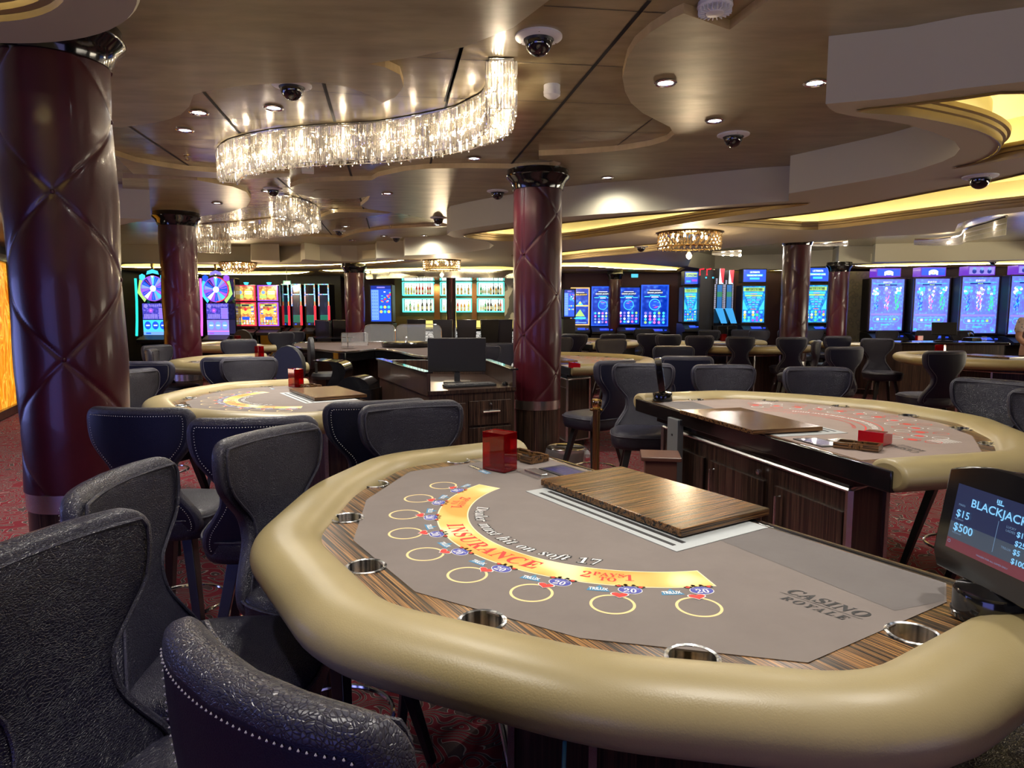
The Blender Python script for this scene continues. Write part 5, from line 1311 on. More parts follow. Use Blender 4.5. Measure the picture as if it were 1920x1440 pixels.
# candy striped machines seen from the side
for k, (a, b, lab) in enumerate([(1313, 1324, 'black backed slot machine with a red lit top'), (1325, 1338, 'second black backed slot machine beside the candy striped pair')]):
    y = 15.2; xl, zt = elev(a, 506, y); xr, zb = elev(b, 606, y)
    e = empty('slot_machine', ((xl + xr) / 2, y, 0), 0, lab, 'slot machine', 'black backed slot machines')
    g = G(); g.box((0, 0.2, zt / 2), (xr - xl, 0.4, zt)); g.build('cabinet', M_blackm, e, bevel=0.01)
    g = G(); g.tube([(-0.09, -0.01, zt - 0.12), (-0.09, -0.01, zt + 0.01), (0.0, -0.01, zt + 0.02)], 0.02, 6); g.build('edge_light', RED, e)
    g = G(); discf(g, 0.05, zt - 0.17, 0.02, -0.004, 0); g.build('blue_lamp', CYAN, e)
for k, (a, b, lab) in enumerate([(1343, 1358, 'candy striped slot machine seen at an angle, left one'), (1361, 1376, 'candy striped slot machine seen at an angle, right one')]):
    y = 15.0; xl, zt = elev(a, 503 + 3 * k, y); xr, zb = elev(b, 606, y); w_ = xr - xl
    e = empty('slot_machine', ((xl + xr) / 2, y, 0), 0, lab, 'slot machine', 'candy striped slot machines')
    zc_ = elev(a, 578, y)[1]; zm = elev(a, 532, y)[1]
    g = G(); g.box((0.0, 0.25, zt / 2), (w_, 0.3, zt)); g.box((0, 0, (zb - 0.05) / 2), (w_, 0.5, zb - 0.05)); g.build('cabinet', M_black, e, bevel=0.01)
    g = G(); g.add([(-w_ * 0.05, 0.09, zm), (w_ * 0.4, 0.09, zm), (w_ * 0.5, 0.09, zt), (0.0, 0.09, zt)], [(0, 1, 2, 3)], 0); g.add([(w_ * 0.25, 0.085, zm + 0.02), (w_ * 0.4, 0.085, zm + 0.02), (w_ * 0.5, 0.085, zt), (w_ * 0.05, 0.085, zt), (w_ * 0.05, 0.085, zt - 0.05)], [(0, 1, 2, 3, 4)], 1); g.build('candy_topper', [WHITE, RED], e, smooth=False)
    g = G(); quadf(g, -w_ * 0.2, zc_, w_ * 0.3, zm - 0.02, 0.09, 0); quadf(g, -w_ * 0.2, zc_ + 0.25, w_ * 0.3, zc_ + 0.36, 0.088, 1); g.build('reel_screen', [em('reel_blue', (0.02, 0.16, 0.45), 0.7), em('reel_green', (0.05, 0.3, 0.15), 0.6)], e, smooth=False)
    g = G()
    for i in range(26): z = zc_ + i * (zt - 0.2 - zc_) / 26; sh = w_ * (-0.42 if z < zm else -0.3); g.box((sh, 0.08, z), (0.03, 0.02, 0.012)); g.box((w_ * 0.40, 0.08, z), (0.014, 0.02, 0.012)) if z < zm else None
    g.build('chaser_bulbs', em('dim_white', (0.6, 0.6, 0.8), 0.7), e, smooth=False)
    g = G(); g.add([(-w_ * 0.4, 0.06, zc_), (w_ * 0.4, 0.06, zc_), (w_ * 0.5, -0.2, zb), (-w_ * 0.1, -0.2, zb)], [(0, 3, 2, 1)], 0); g.build('lower_screen', em('deck_screen', (0.05, 0.35, 0.75), 0.8), e, smooth=False)
# wheel machines
def wheel_machine(cx, y, w, label, side, hues):
    """cx = pixel of the wheel hub"""
    xc, zh = elev(cx, 541 if cx < 340 else 543, y)
    k = y / FPX; e = empty('slot_machine', (xc, y, 0), 0, label, 'slot machine', 'wheel slot machines')
    z_ = lambda p: elev(cx, p, y)[1]
    g = G(); g.box((0, 0.3, z_(628) / 2), (w, 0.5, z_(628))); g.box((0, 0.35, (z_(628) + z_(520)) / 2), (w * 0.95, 0.3, z_(520) - z_(628))); g.build('cabinet', M_black, e, bevel=0.02)
    R = 23.5 * k
    g = G(); ringf(g, 0, zh, R, R * 0.93, -0.02, 6, 40); 
    if hues == 1: ringf(g, 0, zh, R * 1.0, R * 0.92, -0.024, 4, 20, -pi / 2, pi / 2)
    seg = [0, 6, 10, 0, 1, 6, 9, 0, 10, 6, 0, 2, 6, 0, 10, 1, 6, 0]
    n = len(seg)
    for i in range(n):
        a0, a1 = 2 * pi * i / n, 2 * pi * (i + 1) / n
        g.add([(0, -0.02, zh)] + [(R * 0.93 * cos(a), -0.02, zh + R * 0.93 * sin(a)) for a in (a0, (a0 + a1) / 2, a1)], [(0, 1, 2, 3)], seg[i])
        am = (a0 + a1) / 2; g.add([(R * 0.35 * cos(am - .02), -0.024, zh + R * 0.35 * sin(am - .02)), (R * 0.85 * cos(am - .015), -0.024, zh + R * 0.85 * sin(am - .015)), (R * 0.85 * cos(am + .015), -0.024, zh + R * 0.85 * sin(am + .015)), (R * 0.35 * cos(am + .02), -0.024, zh + R * 0.35 * sin(am + .02))], [(0, 1, 2, 3)], (7, 10, 4, 10)[i % 4])
    discf(g, 0, zh, R * 0.24, -0.028, 2, 16); g.add([(-R * 0.13, -0.03, zh + R), (R * 0.13, -0.03, zh + R), (0, -0.03, zh + R * 0.8)], [(0, 2, 1)], 2)
    g.build('prize_wheel', PAL, e, smooth=False)
    for s in (-1, 1):
        g = G(); pts = [(R * 1.03, 2.5), (R * 1.28, 2.55), (R * 1.32, 3.4), (R * 1.30, 4.1), (R * 1.04, 4.1)] if s < 0 else [(R * 1.03, 0.64), (R * 1.28, 0.59), (R * 1.32, -0.26), (R * 1.30, -0.96), (R * 1.04, -0.96)]
        inn = [(R * 1.03, a) for a in ((4.1, 3.7, 3.3, 2.9, 2.5) if s < 0 else (-0.96, -0.5, -0.1, 0.3, 0.64))]
        pp = [(r * cos(a), r * sin(a)) for r, a in pts[:-1]] + [(r * cos(a), r * sin(a)) for r, a in inn]
        g.add([(a, -0.01, zh + b) for a, b in pp], [tuple(range(len(pp)))]); g.build('wheel_wing', (LIME if (s < 0) == (hues == 0) else CYAN), e, smooth=False)
        g = G(); c = (R * 1.22 * cos(pi / 2 + s * -0.75), R * 1.22 * sin(pi / 2 + s * -0.75)); g.add([(c[0] + R * 0.27 * cos(a * pi / 3 + 0.5), -0.012, zh + c[1] + R * 0.27 * sin(a * pi / 3 + 0.5)) for a in range(6)], [tuple(range(6))]); g.build('crown_gem', (CYAN if hues == 0 else (BLUE if s < 0 else PURP)), e, smooth=False)
    g = G(); g.add([(-R * 0.5, -0.012, zh + R * 1.08), (-R * 0.42, -0.012, zh + R * 1.36), (0, -0.012, zh + R * 1.5), (R * 0.42, -0.012, zh + R * 1.36), (R * 0.5, -0.012, zh + R * 1.08), (0, -0.012, zh + R * 1.2)], [(0, 5, 2, 1), (5, 4, 3, 2)]); g.build('crown_chevron', CYAN if hues == 0 else LILAC, e, smooth=False)
    g = G(); g.box((0, 0.0, zh + R * 1.75), (0.05, 0.05, R * 0.4)); g.build('mounting_rod', M_brass, e)
    art(e, 'violet_pay', w * 0.72, z_(599), z_(569), 3, name='pay_screen'); art(e, 'reels_cyan' if hues == 0 else 'reels_pink', w * 0.72, z_(628), z_(600), 4, name='reel_screen')
    g = G()
    pth = [(-w * 0.49, -0.03, z_(522)), (-w * 0.49, -0.03, z_(565)), (-w * 0.46, -0.1, z_(600)), (-w * 0.42, -0.2, z_(629))]
    g.tube(pth, 0.024, 6); g.build('neon_tube', em('turquoise', (0.02, 0.75, 0.62), 0.9) if hues == 0 else em('magenta', (0.85, 0.12, 0.75), 0.9), e)
    g = G(); g.add([(-w * 0.36, 0, z_(628)), (w * 0.36, 0, z_(628)), (w * 0.4, -0.25, z_(636)), (-w * 0.4, -0.25, z_(636)), (-w * 0.36, 0, z_(645)), (w * 0.36, 0, z_(645)), (w * 0.4, -0.25, z_(641)), (-w * 0.4, -0.25, z_(641))],
        [(3, 2, 1, 0), (4, 5, 6, 7), (2, 3, 7, 6), (1, 2, 6, 5), (3, 0, 4, 7)]); g.build('button_deck', M_blackm, e, smooth=False)
wheel_machine(288, 14.4, 0.72, 'wheel slot machine with turquoise neon left of the padded pillar', -1, 0)
wheel_machine(406, 14.8, 0.66, 'wheel slot machine with magenta neon right of the padded pillar', -1, 1)
# coin machines with two stacked screens
def coin_machine(px0, px1, lab, col, y=15.5):
    xl, zt = elev(px0, 533, y); xr, zb = elev(px1, 613, y); w = xr - xl; z_ = lambda p: elev(px0, p, y)[1]
    e = empty('slot_machine', ((xl + xr) / 2, y, 0), 0, lab, 'slot machine', 'coin slot machines')
    g = G(); g.box((0, 0.3, zb / 2), (w, 0.5, zb)); g.box((0, 0.25, (zt + zb) / 2), (w * 0.96, 0.3, zt - zb)); g.build('cabinet', M_black, e, bevel=0.01)
    for z0, z1, st, nm in ((564, 535, 'bonus', 'bonus_screen'), (611, 567, 'coins', 'game_screen')):
        g = G(); frame(g, -w / 2 + 0.03, z_(z0) + 0.02, w / 2 - 0.03, z_(z1) - 0.02, 0.022, -0.01, 0.03, 0); g.build('neon_frame', col, e, smooth=False)
        art(e, st, w - 0.07, z_(z0) + 0.02, z_(z1) - 0.02, int(px0), name=nm)
    g = G(); g.lathe([(0.03, 0), (0.05, 0.03), (0.06, 0.06), (0.0, 0.065)], 10, (0, 0.1, z_(534))); g.build('beacon', CYAN, e)
    g = G(); g.box((0, -0.10, zb - 0.12), (w, 0.24, 0.07), 0, 0, 1, 0.3); g.build('button_deck', M_blackm, e, smooth=False, bevel=0.01)
coin_machine(438, 482, 'red framed coin slot machine', em('frame_red', (0.9, 0.03, 0.08), 0.9)); coin_machine(482, 524, 'purple framed coin slot machine beside the red framed one', em('frame_purple', (0.35, 0.06, 0.85), 0.9))
coin_machine(419, 436, 'coin slot machine mostly hidden by the magenta wheel machine', em('frame_purple', (0.35, 0.06, 0.85), 0.9), 16.1)
# dark machines with rainbow edges
M_rainbow = mat('rainbow_light', (0, 0, 0), 0.3)
v = coords(M_rainbow); wv = N(M_rainbow, 'ShaderNodeTexNoise'); wv.inputs['Scale'].default_value = 5.0; L(M_rainbow, v, wv.inputs['Vector'])
L(M_rainbow, ramp(M_rainbow, wv.outputs['Fac'], [(0.36, (0.9, 0.08, 0.04)), (0.43, (0.95, 0.6, 0.5)), (0.48, (0.05, 0.25, 0.95)), (0.53, (0.6, 0.9, 0.95)), (0.58, (0.05, 0.7, 0.7)), (0.66, (0.95, 0.3, 0.1))]), base(M_rainbow).inputs['Emission Color']); base(M_rainbow).inputs['Emission Strength'].default_value = 0.9
for k, (a, b, lab) in enumerate([(526, 543, 'dark screened slot machine with rainbow edge, first by the coin machines'), (544, 566, 'dark screened slot machine with rainbow edge, second of four'), (569, 592, 'dark screened slot machine with rainbow edge, third of four'), (595, 618, 'dark screened slot machine with rainbow edge, beside the bare dark wall')]):
    y = 16.0; xl, zt = elev(a, 532, y); xr, zb = elev(b, 612, y); w = xr - xl; z_ = lambda p: elev(a, p, y)[1]
    e = empty('slot_machine', ((xl + xr) / 2, y, 0), 0, lab, 'slot machine', 'rainbow edged slot machines')
    g = G(); g.box((0, 0.3, zt / 2), (w, 0.5, zt)); g.build('cabinet', M_black, e, bevel=0.01)
    g = G(); frame(g, -w / 2 + 0.03, z_(551), w / 2 - 0.03, z_(534), 0.022, 0.03, 0.03, 0)
    for s in (-1, 1): g.box((s * (w / 2 - 0.015), 0.03, (z_(553) + z_(574)) / 2), (0.022, 0.03, z_(553) - z_(574)))
    g.build('rainbow_strip', M_rainbow, e, smooth=False)
    g = G(); g.box((w / 2 - 0.01, 0.02, (z_(573) + z_(610)) / 2), (0.045, 0.03, z_(573) - z_(610))); g.build('red_light_bar', RED, e, smooth=False)
    art(e, 'dark', w - 0.08, z_(610), z_(553), k, y=0.03, name='game_screen')
    g = G(); g.box((0, -0.1, zb - 0.1), (w, 0.26, 0.06), 0, 0, 1, 0.3); g.build('button_deck', M_blackm, e, smooth=False)
# walls behind the machines
xl = elev(1570, 520, 15.4)[0]; xr = elev(1630, 520, 15.4)[0]
M_paper = mat('damask_paper', rough=0.8)
v = coords(M_paper); vo = N(M_paper, 'ShaderNodeTexVoronoi'); vo.inputs['Scale'].default_value = 9; L(M_paper, v, vo.inputs['Vector'])
L(M_paper, ramp(M_paper, vo.outputs['Distance'], [(0.2, (0.30, 0.27, 0.19)), (0.4, (0.20, 0.19, 0.15)), (0.6, (0.27, 0.25, 0.18))]), base(M_paper).inputs['Base Color'])
g = G(); g.box(((xl + xr) / 2, 15.4, 1.22), (xr - xl, 0.12, 2.44)); struct(g.build('wall_panel_patterned', M_paper, smooth=False))
def partition(a, b, y, ztop, m, name, y2=None):
    xa = elev(a, 560, y)[0]; xb = elev(b, 560, y2 or y)[0]; y2 = y2 or y
    d = Vector((xb - xa, y2 - y)); g = G(); g.box(((xa + xb) / 2, (y + y2) / 2, ztop / 2), (d.length, 0.1, ztop), atan2(d.y, d.x)); struct(g.build(name, m, smooth=False))
partition(1630, 1990, 16.1, ZS_, mat('plum_wall', (0.03, 0.012, 0.04), 0.5), 'wall_right_machines', 15.4)
partition(1265, 1645, 18.2, ZS_, M_maroon, 'wall_middle_machines', 17.6)
partition(1052, 1270, 18.4, ZS_, mat('wine_wall', (0.075, 0.018, 0.035), 0.5), 'wall_back_machines', 18.0)
partition(228, 640, 19.4, ZS_, M_darkwall, 'wall_left_machines')
g = G(); g.box((-10.2 + 2.6, 12.2, ZS_ / 2), (0.1, 2.0, ZS_)); struct(g.build('wall_left_return', M_darkwall, smooth=False))

# glowing amber art panel on the left wall
M_amberglass = mat('amber_art_glass', (0.5, 0.2, 0.02), 0.3)
v = coords(M_amberglass, (1, 1, 0.45)); nz_ = N(M_amberglass, 'ShaderNodeTexNoise'); nz_.inputs['Scale'].default_value = 3.5; nz_.inputs['Distortion'].default_value = 2.5; L(M_amberglass, v, nz_.inputs['Vector'])
L(M_amberglass, ramp(M_amberglass, nz_.outputs['Fac'], [(0.35, (0.55, 0.14, 0.005)), (0.48, (0.85, 0.33, 0.01)), (0.52, (0.95, 0.55, 0.08)), (0.56, (0.70, 0.22, 0.008)), (0.7, (0.5, 0.1, 0.0))]), base(M_amberglass).inputs['Emission Color']); base(M_amberglass).inputs['Emission Strength'].default_value = 0.75
A = Vector(survey(-40, 806, 0)); B = Vector(survey(36, 770, 0)); d = (B - A); mid = (A + B) / 2
e = empty('art_glass_panel', (mid.x, mid.y, 0), atan2(d.y, d.x), 'backlit amber art glass panel with a flame pattern on the wall', 'wall art')
g = G(); g.box((0, 0.03, 1.20), (d.length - 0.16, 0.05, 2.15)); g.build('amber_glass', M_amberglass, e, smooth=False)
g = G(); frame(g, -d.length / 2 + 0.08, 0.13, d.length / 2 - 0.08, 2.28, 0.12, 0.0, 0.12, 0); g.build('dark_frame', M_ebony, e, smooth=False, bevel=0.01)
g = G(); g.box((mid.x - 0.2, mid.y + 0.05, 1.28), (0.12, d.length + 3.0, 2.56), atan2(d.y, d.x) - pi / 2); struct(g.build('wall_amber_side', M_darkwall, smooth=False))

# ================================================================ BAR
YB = 18.6
for xx_ in (-2.2, -0.6):  # added unseen spots that warm the bar
    l = bpy.data.lights.new('bar_fill', 'SPOT'); l.energy = 40; l.spot_size = radians(130); l.color = (1, 0.8, 0.45); l.shadow_soft_size = 0.06
    s = bpy.data.objects.new('bar_fill', l); s.location = (xx_, 17.0, 2.3); s.rotation_euler.x = radians(25); COL.objects.link(s)
def bx_(p, z=None): return elev(p, 560, YB)[0]
def bz_(p): return elev(850, p, YB)[1]
g = G(); g.box(((bx_(738) + bx_(962)) / 2, YB + 0.35, 1.3), (bx_(962) - bx_(738), 0.3, 2.6)); struct(g.build('wall_bar', mat('bar_wall', (0.10, 0.07, 0.02), 0.3, 0.3), smooth=False))
M_lightbox = mat('lit_shelf_back', (0.8, 0.9, 0.9), 0.4, emit=(0.80, 1.0, 0.95), es=1.25); M_aqua = em('aqua_edge', (0.10, 0.80, 0.72), 0.95)
SH = [(755, 813, 'left'), (826, 884, 'middle'), (895, 945, 'right')]
cols = [mat('bottle_' + n, c, 0.1, trans=0.55, coat=0.3) for n, c in (('amber', (0.75, 0.28, 0.03)), ('red', (0.65, 0.05, 0.02)), ('green', (0.06, 0.30, 0.08)), ('clear', (0.8, 0.8, 0.75)), ('dark', (0.08, 0.05, 0.04)), ('yellow', (0.85, 0.65, 0.08)))]
M_labelp = mat('bottle_label', (0.7, 0.66, 0.5), 0.6)
protos = []
for ci, cm in enumerate(cols):
    e = empty('liquor_bottle', label='x', cat='bottle')
    hh = (0.26, 0.30, 0.28, 0.24, 0.31, 0.27)[ci]
    g = G(); g.lathe([(0.0, 0), (0.036, 0.002), (0.038, 0.02), (0.038, hh * 0.55), (0.026, hh * 0.66), (0.013, hh * 0.74), (0.012, hh * 0.93), (0.0, hh * 0.94)], 10); g.build('bottle_glass', cm, e)
    g = G(); g.lathe([(0.0385, hh * 0.15), (0.0385, hh * 0.42)], 10); g.build('paper_label', M_labelp, e)
    g = G(); g.lathe([(0.014, hh * 0.92), (0.014, hh), (0.0, hh)], 8); g.build('cap', M_black if ci != 1 else M_redflat, e)
    protos.append(e)
names = ['amber', 'red', 'green', 'clear', 'dark', 'yellow']; rnd = random.Random(4)
for si, (a, b, nm) in enumerate(SH):
    for row, (pt, pb) in enumerate(((529, 554), (560, 585))):
        z0, z1 = bz_(pb), bz_(pt); x0, x1 = bx_(a), bx_(b); rn = ('upper', 'lower')[row]
        where = ('next to the keno display', 'behind the chrome column', 'next to the marble wall')[si]
        e = empty('bottle_shelf', ((x0 + x1) / 2, YB, z0), 0, f'{rn} aqua lit bottle shelf {where}', 'lit shelf', 'lit bar shelves'); W2 = (x1 - x0) / 2
        g = G(); quadf(g, -W2 + 0.03, 0.03, W2 - 0.03, z1 - z0 - 0.02, 0.16, 0); g.build('lit_back', M_lightbox, e, smooth=False)
        g = G(); g.box((0, 0.08, 0.01), (2 * W2, 0.2, 0.035)); g.box((0, 0.08, z1 - z0), (2 * W2, 0.2, 0.02)); g.box((-W2, 0.08, (z1 - z0) / 2), (0.02, 0.2, z1 - z0)); g.box((W2, 0.08, (z1 - z0) / 2), (0.02, 0.2, z1 - z0)); g.build('glowing_edge', M_aqua, e, smooth=False)
        seq = [[5, 0, 5, 3, 1, 1, 1, 3, 1, 1], [3, 2, 3, 5, 4, 4, 4], [0, 4, 4, 2, 0, 0, 3, 0], [3, 3, 0, 0, 1, 0, 0, 5], [2, 3, 3, 3, 0, 4, 0, 4, 0], [3, 3, 2, 4, 4, 3, 0, 4, 1]][si * 2 + row]
        for i, c in enumerate(seq):
            x = x0 + 0.09 + (x1 - x0 - 0.18) * i / (len(seq) - 1) + rnd.uniform(-0.01, 0.01)
            P = protos[c]
            o = P if P.name not in USED else copy_tree(P)
            USED.add(P.name); o.location = (x, YB + 0.05, z0 + 0.0285); o.scale = (0.78, 0.78, 1)
            o['label'] = f'{names[c]} liquor bottle on the {rn} bar shelf {where}'; o['group'] = f'{names[c]} bottles, {rn} shelf {where}'
for a, b, nm in ((814, 825, 'beside the lit shelves next to the keno display'), (885, 894, 'between the lit shelves and the marble side')):
    g = G(); x0, x1 = bx_(a), bx_(b)
    g.box(((x0 + x1) / 2, YB + 0.05, 1.35), (x1 - x0, 0.2, 1.9)); o = g.build('bar_pilaster', mat('bronze_pilaster', (0.16, 0.07, 0.015), 0.25, 0.6), smooth=False); tag(o, f'bronze pilaster {nm}', 'pilaster', kind='structure')
g = G(); g.lathe([(0.17, 0), (0.17, 0.04), (0.12, 0.06), (0.12, 2.45), (0.16, 2.5), (0.16, ZS_)], 24); o = g.build('chrome_column', M_chrome); o.location = (elev(846, 560, 16.95)[0], 16.95, 0); tag(o, 'shiny chrome column in front of the bar shelves', 'column', kind='structure')
x0, x1 = elev(770, 600, 17.7)[0], elev(962, 600, 17.7)[0]
e = empty('bar_counter', ((x0 + x1) / 2, 17.7, 0), 0, 'long bar counter with white patterned lit front and yellow glow', 'bar counter'); W2 = (x1 - x0) / 2
M_lattice = mat('lattice_front', rough=0.5)
v = coords(M_lattice, (1, 1, 2.2), (0, 0.6, 0)); w2 = N(M_lattice, 'ShaderNodeTexVoronoi', feature='DISTANCE_TO_EDGE'); w2.inputs['Scale'].default_value = 9; L(M_lattice, v, w2.inputs['Vector'])
lc = ramp(M_lattice, w2.outputs['Distance'], [(0.0, (0.05, 0.05, 0.06)), (0.06, (0.05, 0.05, 0.06)), (0.10, (0.75, 0.75, 0.72))]); L(M_lattice, lc, base(M_lattice).inputs['Base Color']); L(M_lattice, lc, base(M_lattice).inputs['Emission Color']); base(M_lattice).inputs['Emission Strength'].default_value = 0.45
g = G(); g.box((0, 0, 0.52), (2 * W2, 0.5, 1.04)); g.build('counter_front', M_lattice, e, smooth=False)
g = G(); g.box((0, 0, 1.08), (2 * W2 + 0.1, 0.7, 0.07)); g.build('counter_top', M_black, e, smooth=False, bevel=0.01)
g = G(); g.box((0, 0.42, 1.22), (2 * W2, 0.04, 0.18)); g.build('glow_strip', em('yellow_glow', (0.95, 0.75, 0.18), 0.9), e, smooth=False)
def make_barstool():
    e = empty('bar_stool', label='x', cat='bar stool')
    g = G(); g.box((0, 0, 0.76), (0.44, 0.44, 0.10)); g.build('seat', M_blackm, e, bevel=0.03)
    g = G(); g.box((0, -0.2, 1.05), (0.42, 0.06, 0.62), 0, 0, 1.12); g.build('backrest', M_leg, e, bevel=0.02)
    for a in (-1, 1):
        for b in (-1, 1): g = G(); g.box((0.18 * a, 0.17 * b, 0.36), (0.035, 0.035, 0.72)); g.build('leg', M_leg, e, smooth=False)
    return e
BS = make_barstool()
for a, yy, rz, lab in ((832, 16.2, 0.0, 'black bar stool just left of the wide gap at the bar'), (876, 16.2, 0.0, 'black bar stool in the middle of the bar'), (914, 16.8, 0.3, 'bar stool turned slightly beside the lattice front'), (944, 17.0, 0.0, 'bar stool nearest the marble wall at the bar'), (783, 16.9, 0.0, 'bar stool behind the glass screens'), (618, 15.6, -0.5, 'bar stool standing before the bare dark wall'), (650, 16.0, -0.3, 'bar stool beside the slim dark pillar')):
    x = elev(a, 620, yy)[0]; place(BS, USED, (x, yy, 0), rz, lab, 'black bar stools')
# marble wall with wavy edge right of the bar
M_marble = mat('grey_marble', rough=0.35)
v = coords(M_marble, (1, 1, 1)); nz_ = N(M_marble, 'ShaderNodeTexNoise'); nz_.inputs['Scale'].default_value = 1.6; nz_.inputs['Distortion'].default_value = 1.5; L(M_marble, v, nz_.inputs['Vector'])
L(M_marble, ramp(M_marble, nz_.outputs['Fac'], [(0.42, (0.38, 0.38, 0.34)), (0.49, (0.36, 0.36, 0.32)), (0.50, (0.08, 0.08, 0.075)), (0.6, (0.07, 0.07, 0.07))], 'LINEAR'), base(M_marble).inputs['Base Color'])
partition(946, 1052, 18.2, ZS_, M_marble, 'wall_marble')
g = G(); pts = smooth_closed([(-1.4, -0.6), (0, -0.9), (1.7, -0.6), (2.3, 0.1), (1.7, 0.7), (0, 0.6), (-1.4, 0.7), (-2.2, 0.1)], 4)
g.prism([(a - 1.55, b + 17.4) for a, b in pts], ZS_ - 0.20, ZS_ - 0.001); o = g.build('bar_canopy', M_chrome); tag(o, 'wavy mirrored canopy hanging above the bar', 'canopy', kind='structure')

# ================================================================ PIT: desk, roulette, bins
DA, DB, DC_, DD = Vector((-0.66, 5.36)), Vector((0.02, 5.68)), Vector((-0.26, 6.85)), Vector((-1.36, 6.95))
o_ = (DA + DB + DC_ + DD) / 4
e = empty('pit_desk', (o_.x, o_.y, 0), 0, 'dark striped pit desk with drawers left of the middle pillar', 'desk')
rel = lambda v_: (v_.x - o_.x, v_.y - o_.y)
fp = [rel(DA), rel(DB), rel(DC_), rel(DD)]
g = G(); g.prism(fp, 0.0, 0.89); g.build('desk_body', M_ebony, e, smooth=False)
g = G(); g.prism(offset(fp, 0.012), 0.89, 0.92); g.build('worktop', M_ebony, e, smooth=False, bevel=0.004)
def wallseg(a, b, z0, z1, t, name, m, tilt=0):
    a, b = Vector(a), Vector(b); d = b - a; c = (a + b) / 2; g = G(); g.box((c.x, c.y, (z0 + z1) / 2), (d.length, t, z1 - z0), atan2(d.y, d.x)); return g.build(name, m, e, smooth=False, bevel=0.003)
wallseg(rel(DA), rel(DD), 0.88, 1.06, 0.03, 'side_screen', M_ebony); wallseg(rel(DB), rel(DC_), 0.88, 1.06, 0.03, 'side_screen', M_ebony); wallseg(rel(DD), rel(DC_), 0.88, 1.06, 0.03, 'back_screen', M_ebony)
for p, q in ((DA, DD), (DB, DC_)): wallseg(rel(p), rel(q), 1.06, 1.075, 0.07, 'top_ledge', M_black)
fd = (DB - DA); fl = fd.length; fd.normalize(); fn_ = Vector((fd.y, -fd.x)); fa = atan2(fd.y, fd.x)
for i, z in enumerate((0.72, 0.50, 0.28)):
    c = DA + fd * (fl * 0.70) + fn_ * 0.009 - o_
    d = G().box((c.x, c.y, z), (fl * 0.50, 0.018, 0.20), fa).build('drawer', M_ebony, e, smooth=False, bevel=0.002)
    c2 = c + fn_ * 0.03; g = G(); g.tube([(c2.x - fd.x * 0.075, c2.y - fd.y * 0.075, z + 0.01), (c2.x + fd.x * 0.075, c2.y + fd.y * 0.075, z + 0.01)], 0.008, 8); g.build('handle', M_chrome, d)
    c3 = c + fn_ * 0.01; g = G(); g.lathe([(0.0, -0.012), (0.011, -0.006), (0.011, 0.006), (0.0, 0.012)], 8, (c3.x, c3.y, z + 0.07)); g.build('lock', M_steel, d)
c = DA + fd * (fl * 0.22) + fn_ * 0.009 - o_
d = G().box((c.x, c.y, 0.48), (fl * 0.38, 0.018, 0.66), fa).build('cupboard_door', M_ebony, e, smooth=False, bevel=0.002)
c2 = DA + fd * (fl * 0.37) + fn_ * 0.035 - o_; g = G(); g.tube([(c2.x, c2.y, 0.60), (c2.x, c2.y, 0.72)], 0.007, 8); g.build('handle', M_chrome, d)
# monitor, keyboard, mouse on the desk
def monitor(x, y, z, w, h, rz, lab, tilt=0.1):
    e = empty('computer_monitor', (x, y, z), rz, lab, 'monitor')
    g = G(); g.box((0, 0, 0.10 + h / 2), (w, 0.03, h), 0, 0, 1, tilt); g.build('panel', M_blackm, e, smooth=False, bevel=0.006)
    g = G(); g.box((0, 0.03, 0.09), (0.05, 0.04, 0.16)); g.build('stand', M_blackm, e, smooth=False)
    g = G(); g.box((0, 0.02, 0.008), (0.24, 0.17, 0.016)); g.build('foot', M_blackm, e, smooth=False, bevel=0.004)
monitor(-0.485, 5.98, 0.921, 0.51, 0.30, 0.06, 'flat black computer monitor standing on the pit desk')
e = empty('keyboard', (-0.36, 5.72, 0.921), fa, 'black keyboard on the pit desk below the monitor', 'keyboard')
g = G(); g.box((0, 0, 0.01), (0.44, 0.14, 0.02)); g.build('keyboard_body', M_blackm, e, smooth=False, bevel=0.004)
g = G()
for i in range(15):
    for j in range(5): g.box((-0.196 + 0.028 * i, -0.052 + 0.026 * j, 0.023), (0.022, 0.02, 0.006))
g.build('keys', mat('grey_keys', (0.05, 0.05, 0.055), 0.5), e, smooth=False)
g = G(); g.lathe([(0.0, 0), (0.032, 0.0), (0.034, 0.01), (0.026, 0.026), (0.0, 0.034)], 14, sx=0.8, sy=1.2); o = g.build('computer_mouse', M_black); o.location = (-0.06, 5.80, 0.921); tag(o, 'black computer mouse beside the keyboard on the pit desk', 'mouse')
# second pit desk at the right with phone
x0, x1 = elev(1672, 650, 10.6)[0], elev(1872, 650, 10.6)[0]
e = empty('pit_desk', ((x0 + x1) / 2, 10.7, 0), 0, 'long glossy black pit desk in front of the periwinkle machines', 'desk')
g = G(); g.box((0, 0, 0.52), (x1 - x0 - 0.1, 0.6, 1.04)); g.build('desk_body', M_ebony, e, smooth=False); g = G(); g.box((0, 0, 1.06), (x1 - x0, 0.7, 0.04)); g.build('worktop', M_black, e, smooth=False, bevel=0.01)
xx = elev(1765, 640, 10.7)[0]; monitor(xx, 10.65, 1.082, 0.34, 0.20, -0.35, 'black monitor with its back turned on the long pit desk', -0.25)
e = empty('desk_phone', (elev(1822, 640, 10.6)[0], 10.6, 1.082), 0.3, 'black desk phone on the long pit desk', 'phone')
g = G(); g.box((0, 0, 0.035), (0.2, 0.2, 0.06), 0, 0, 0.85); g.build('phone_base', M_black, e, smooth=False, bevel=0.01); g = G(); g.tube([(-0.1, -0.06, 0.10), (-0.06, 0, 0.13), (0.04, 0.05, 0.12), (0.10, 0.08, 0.09)], 0.022, 8); g.build('handset', M_black, e)
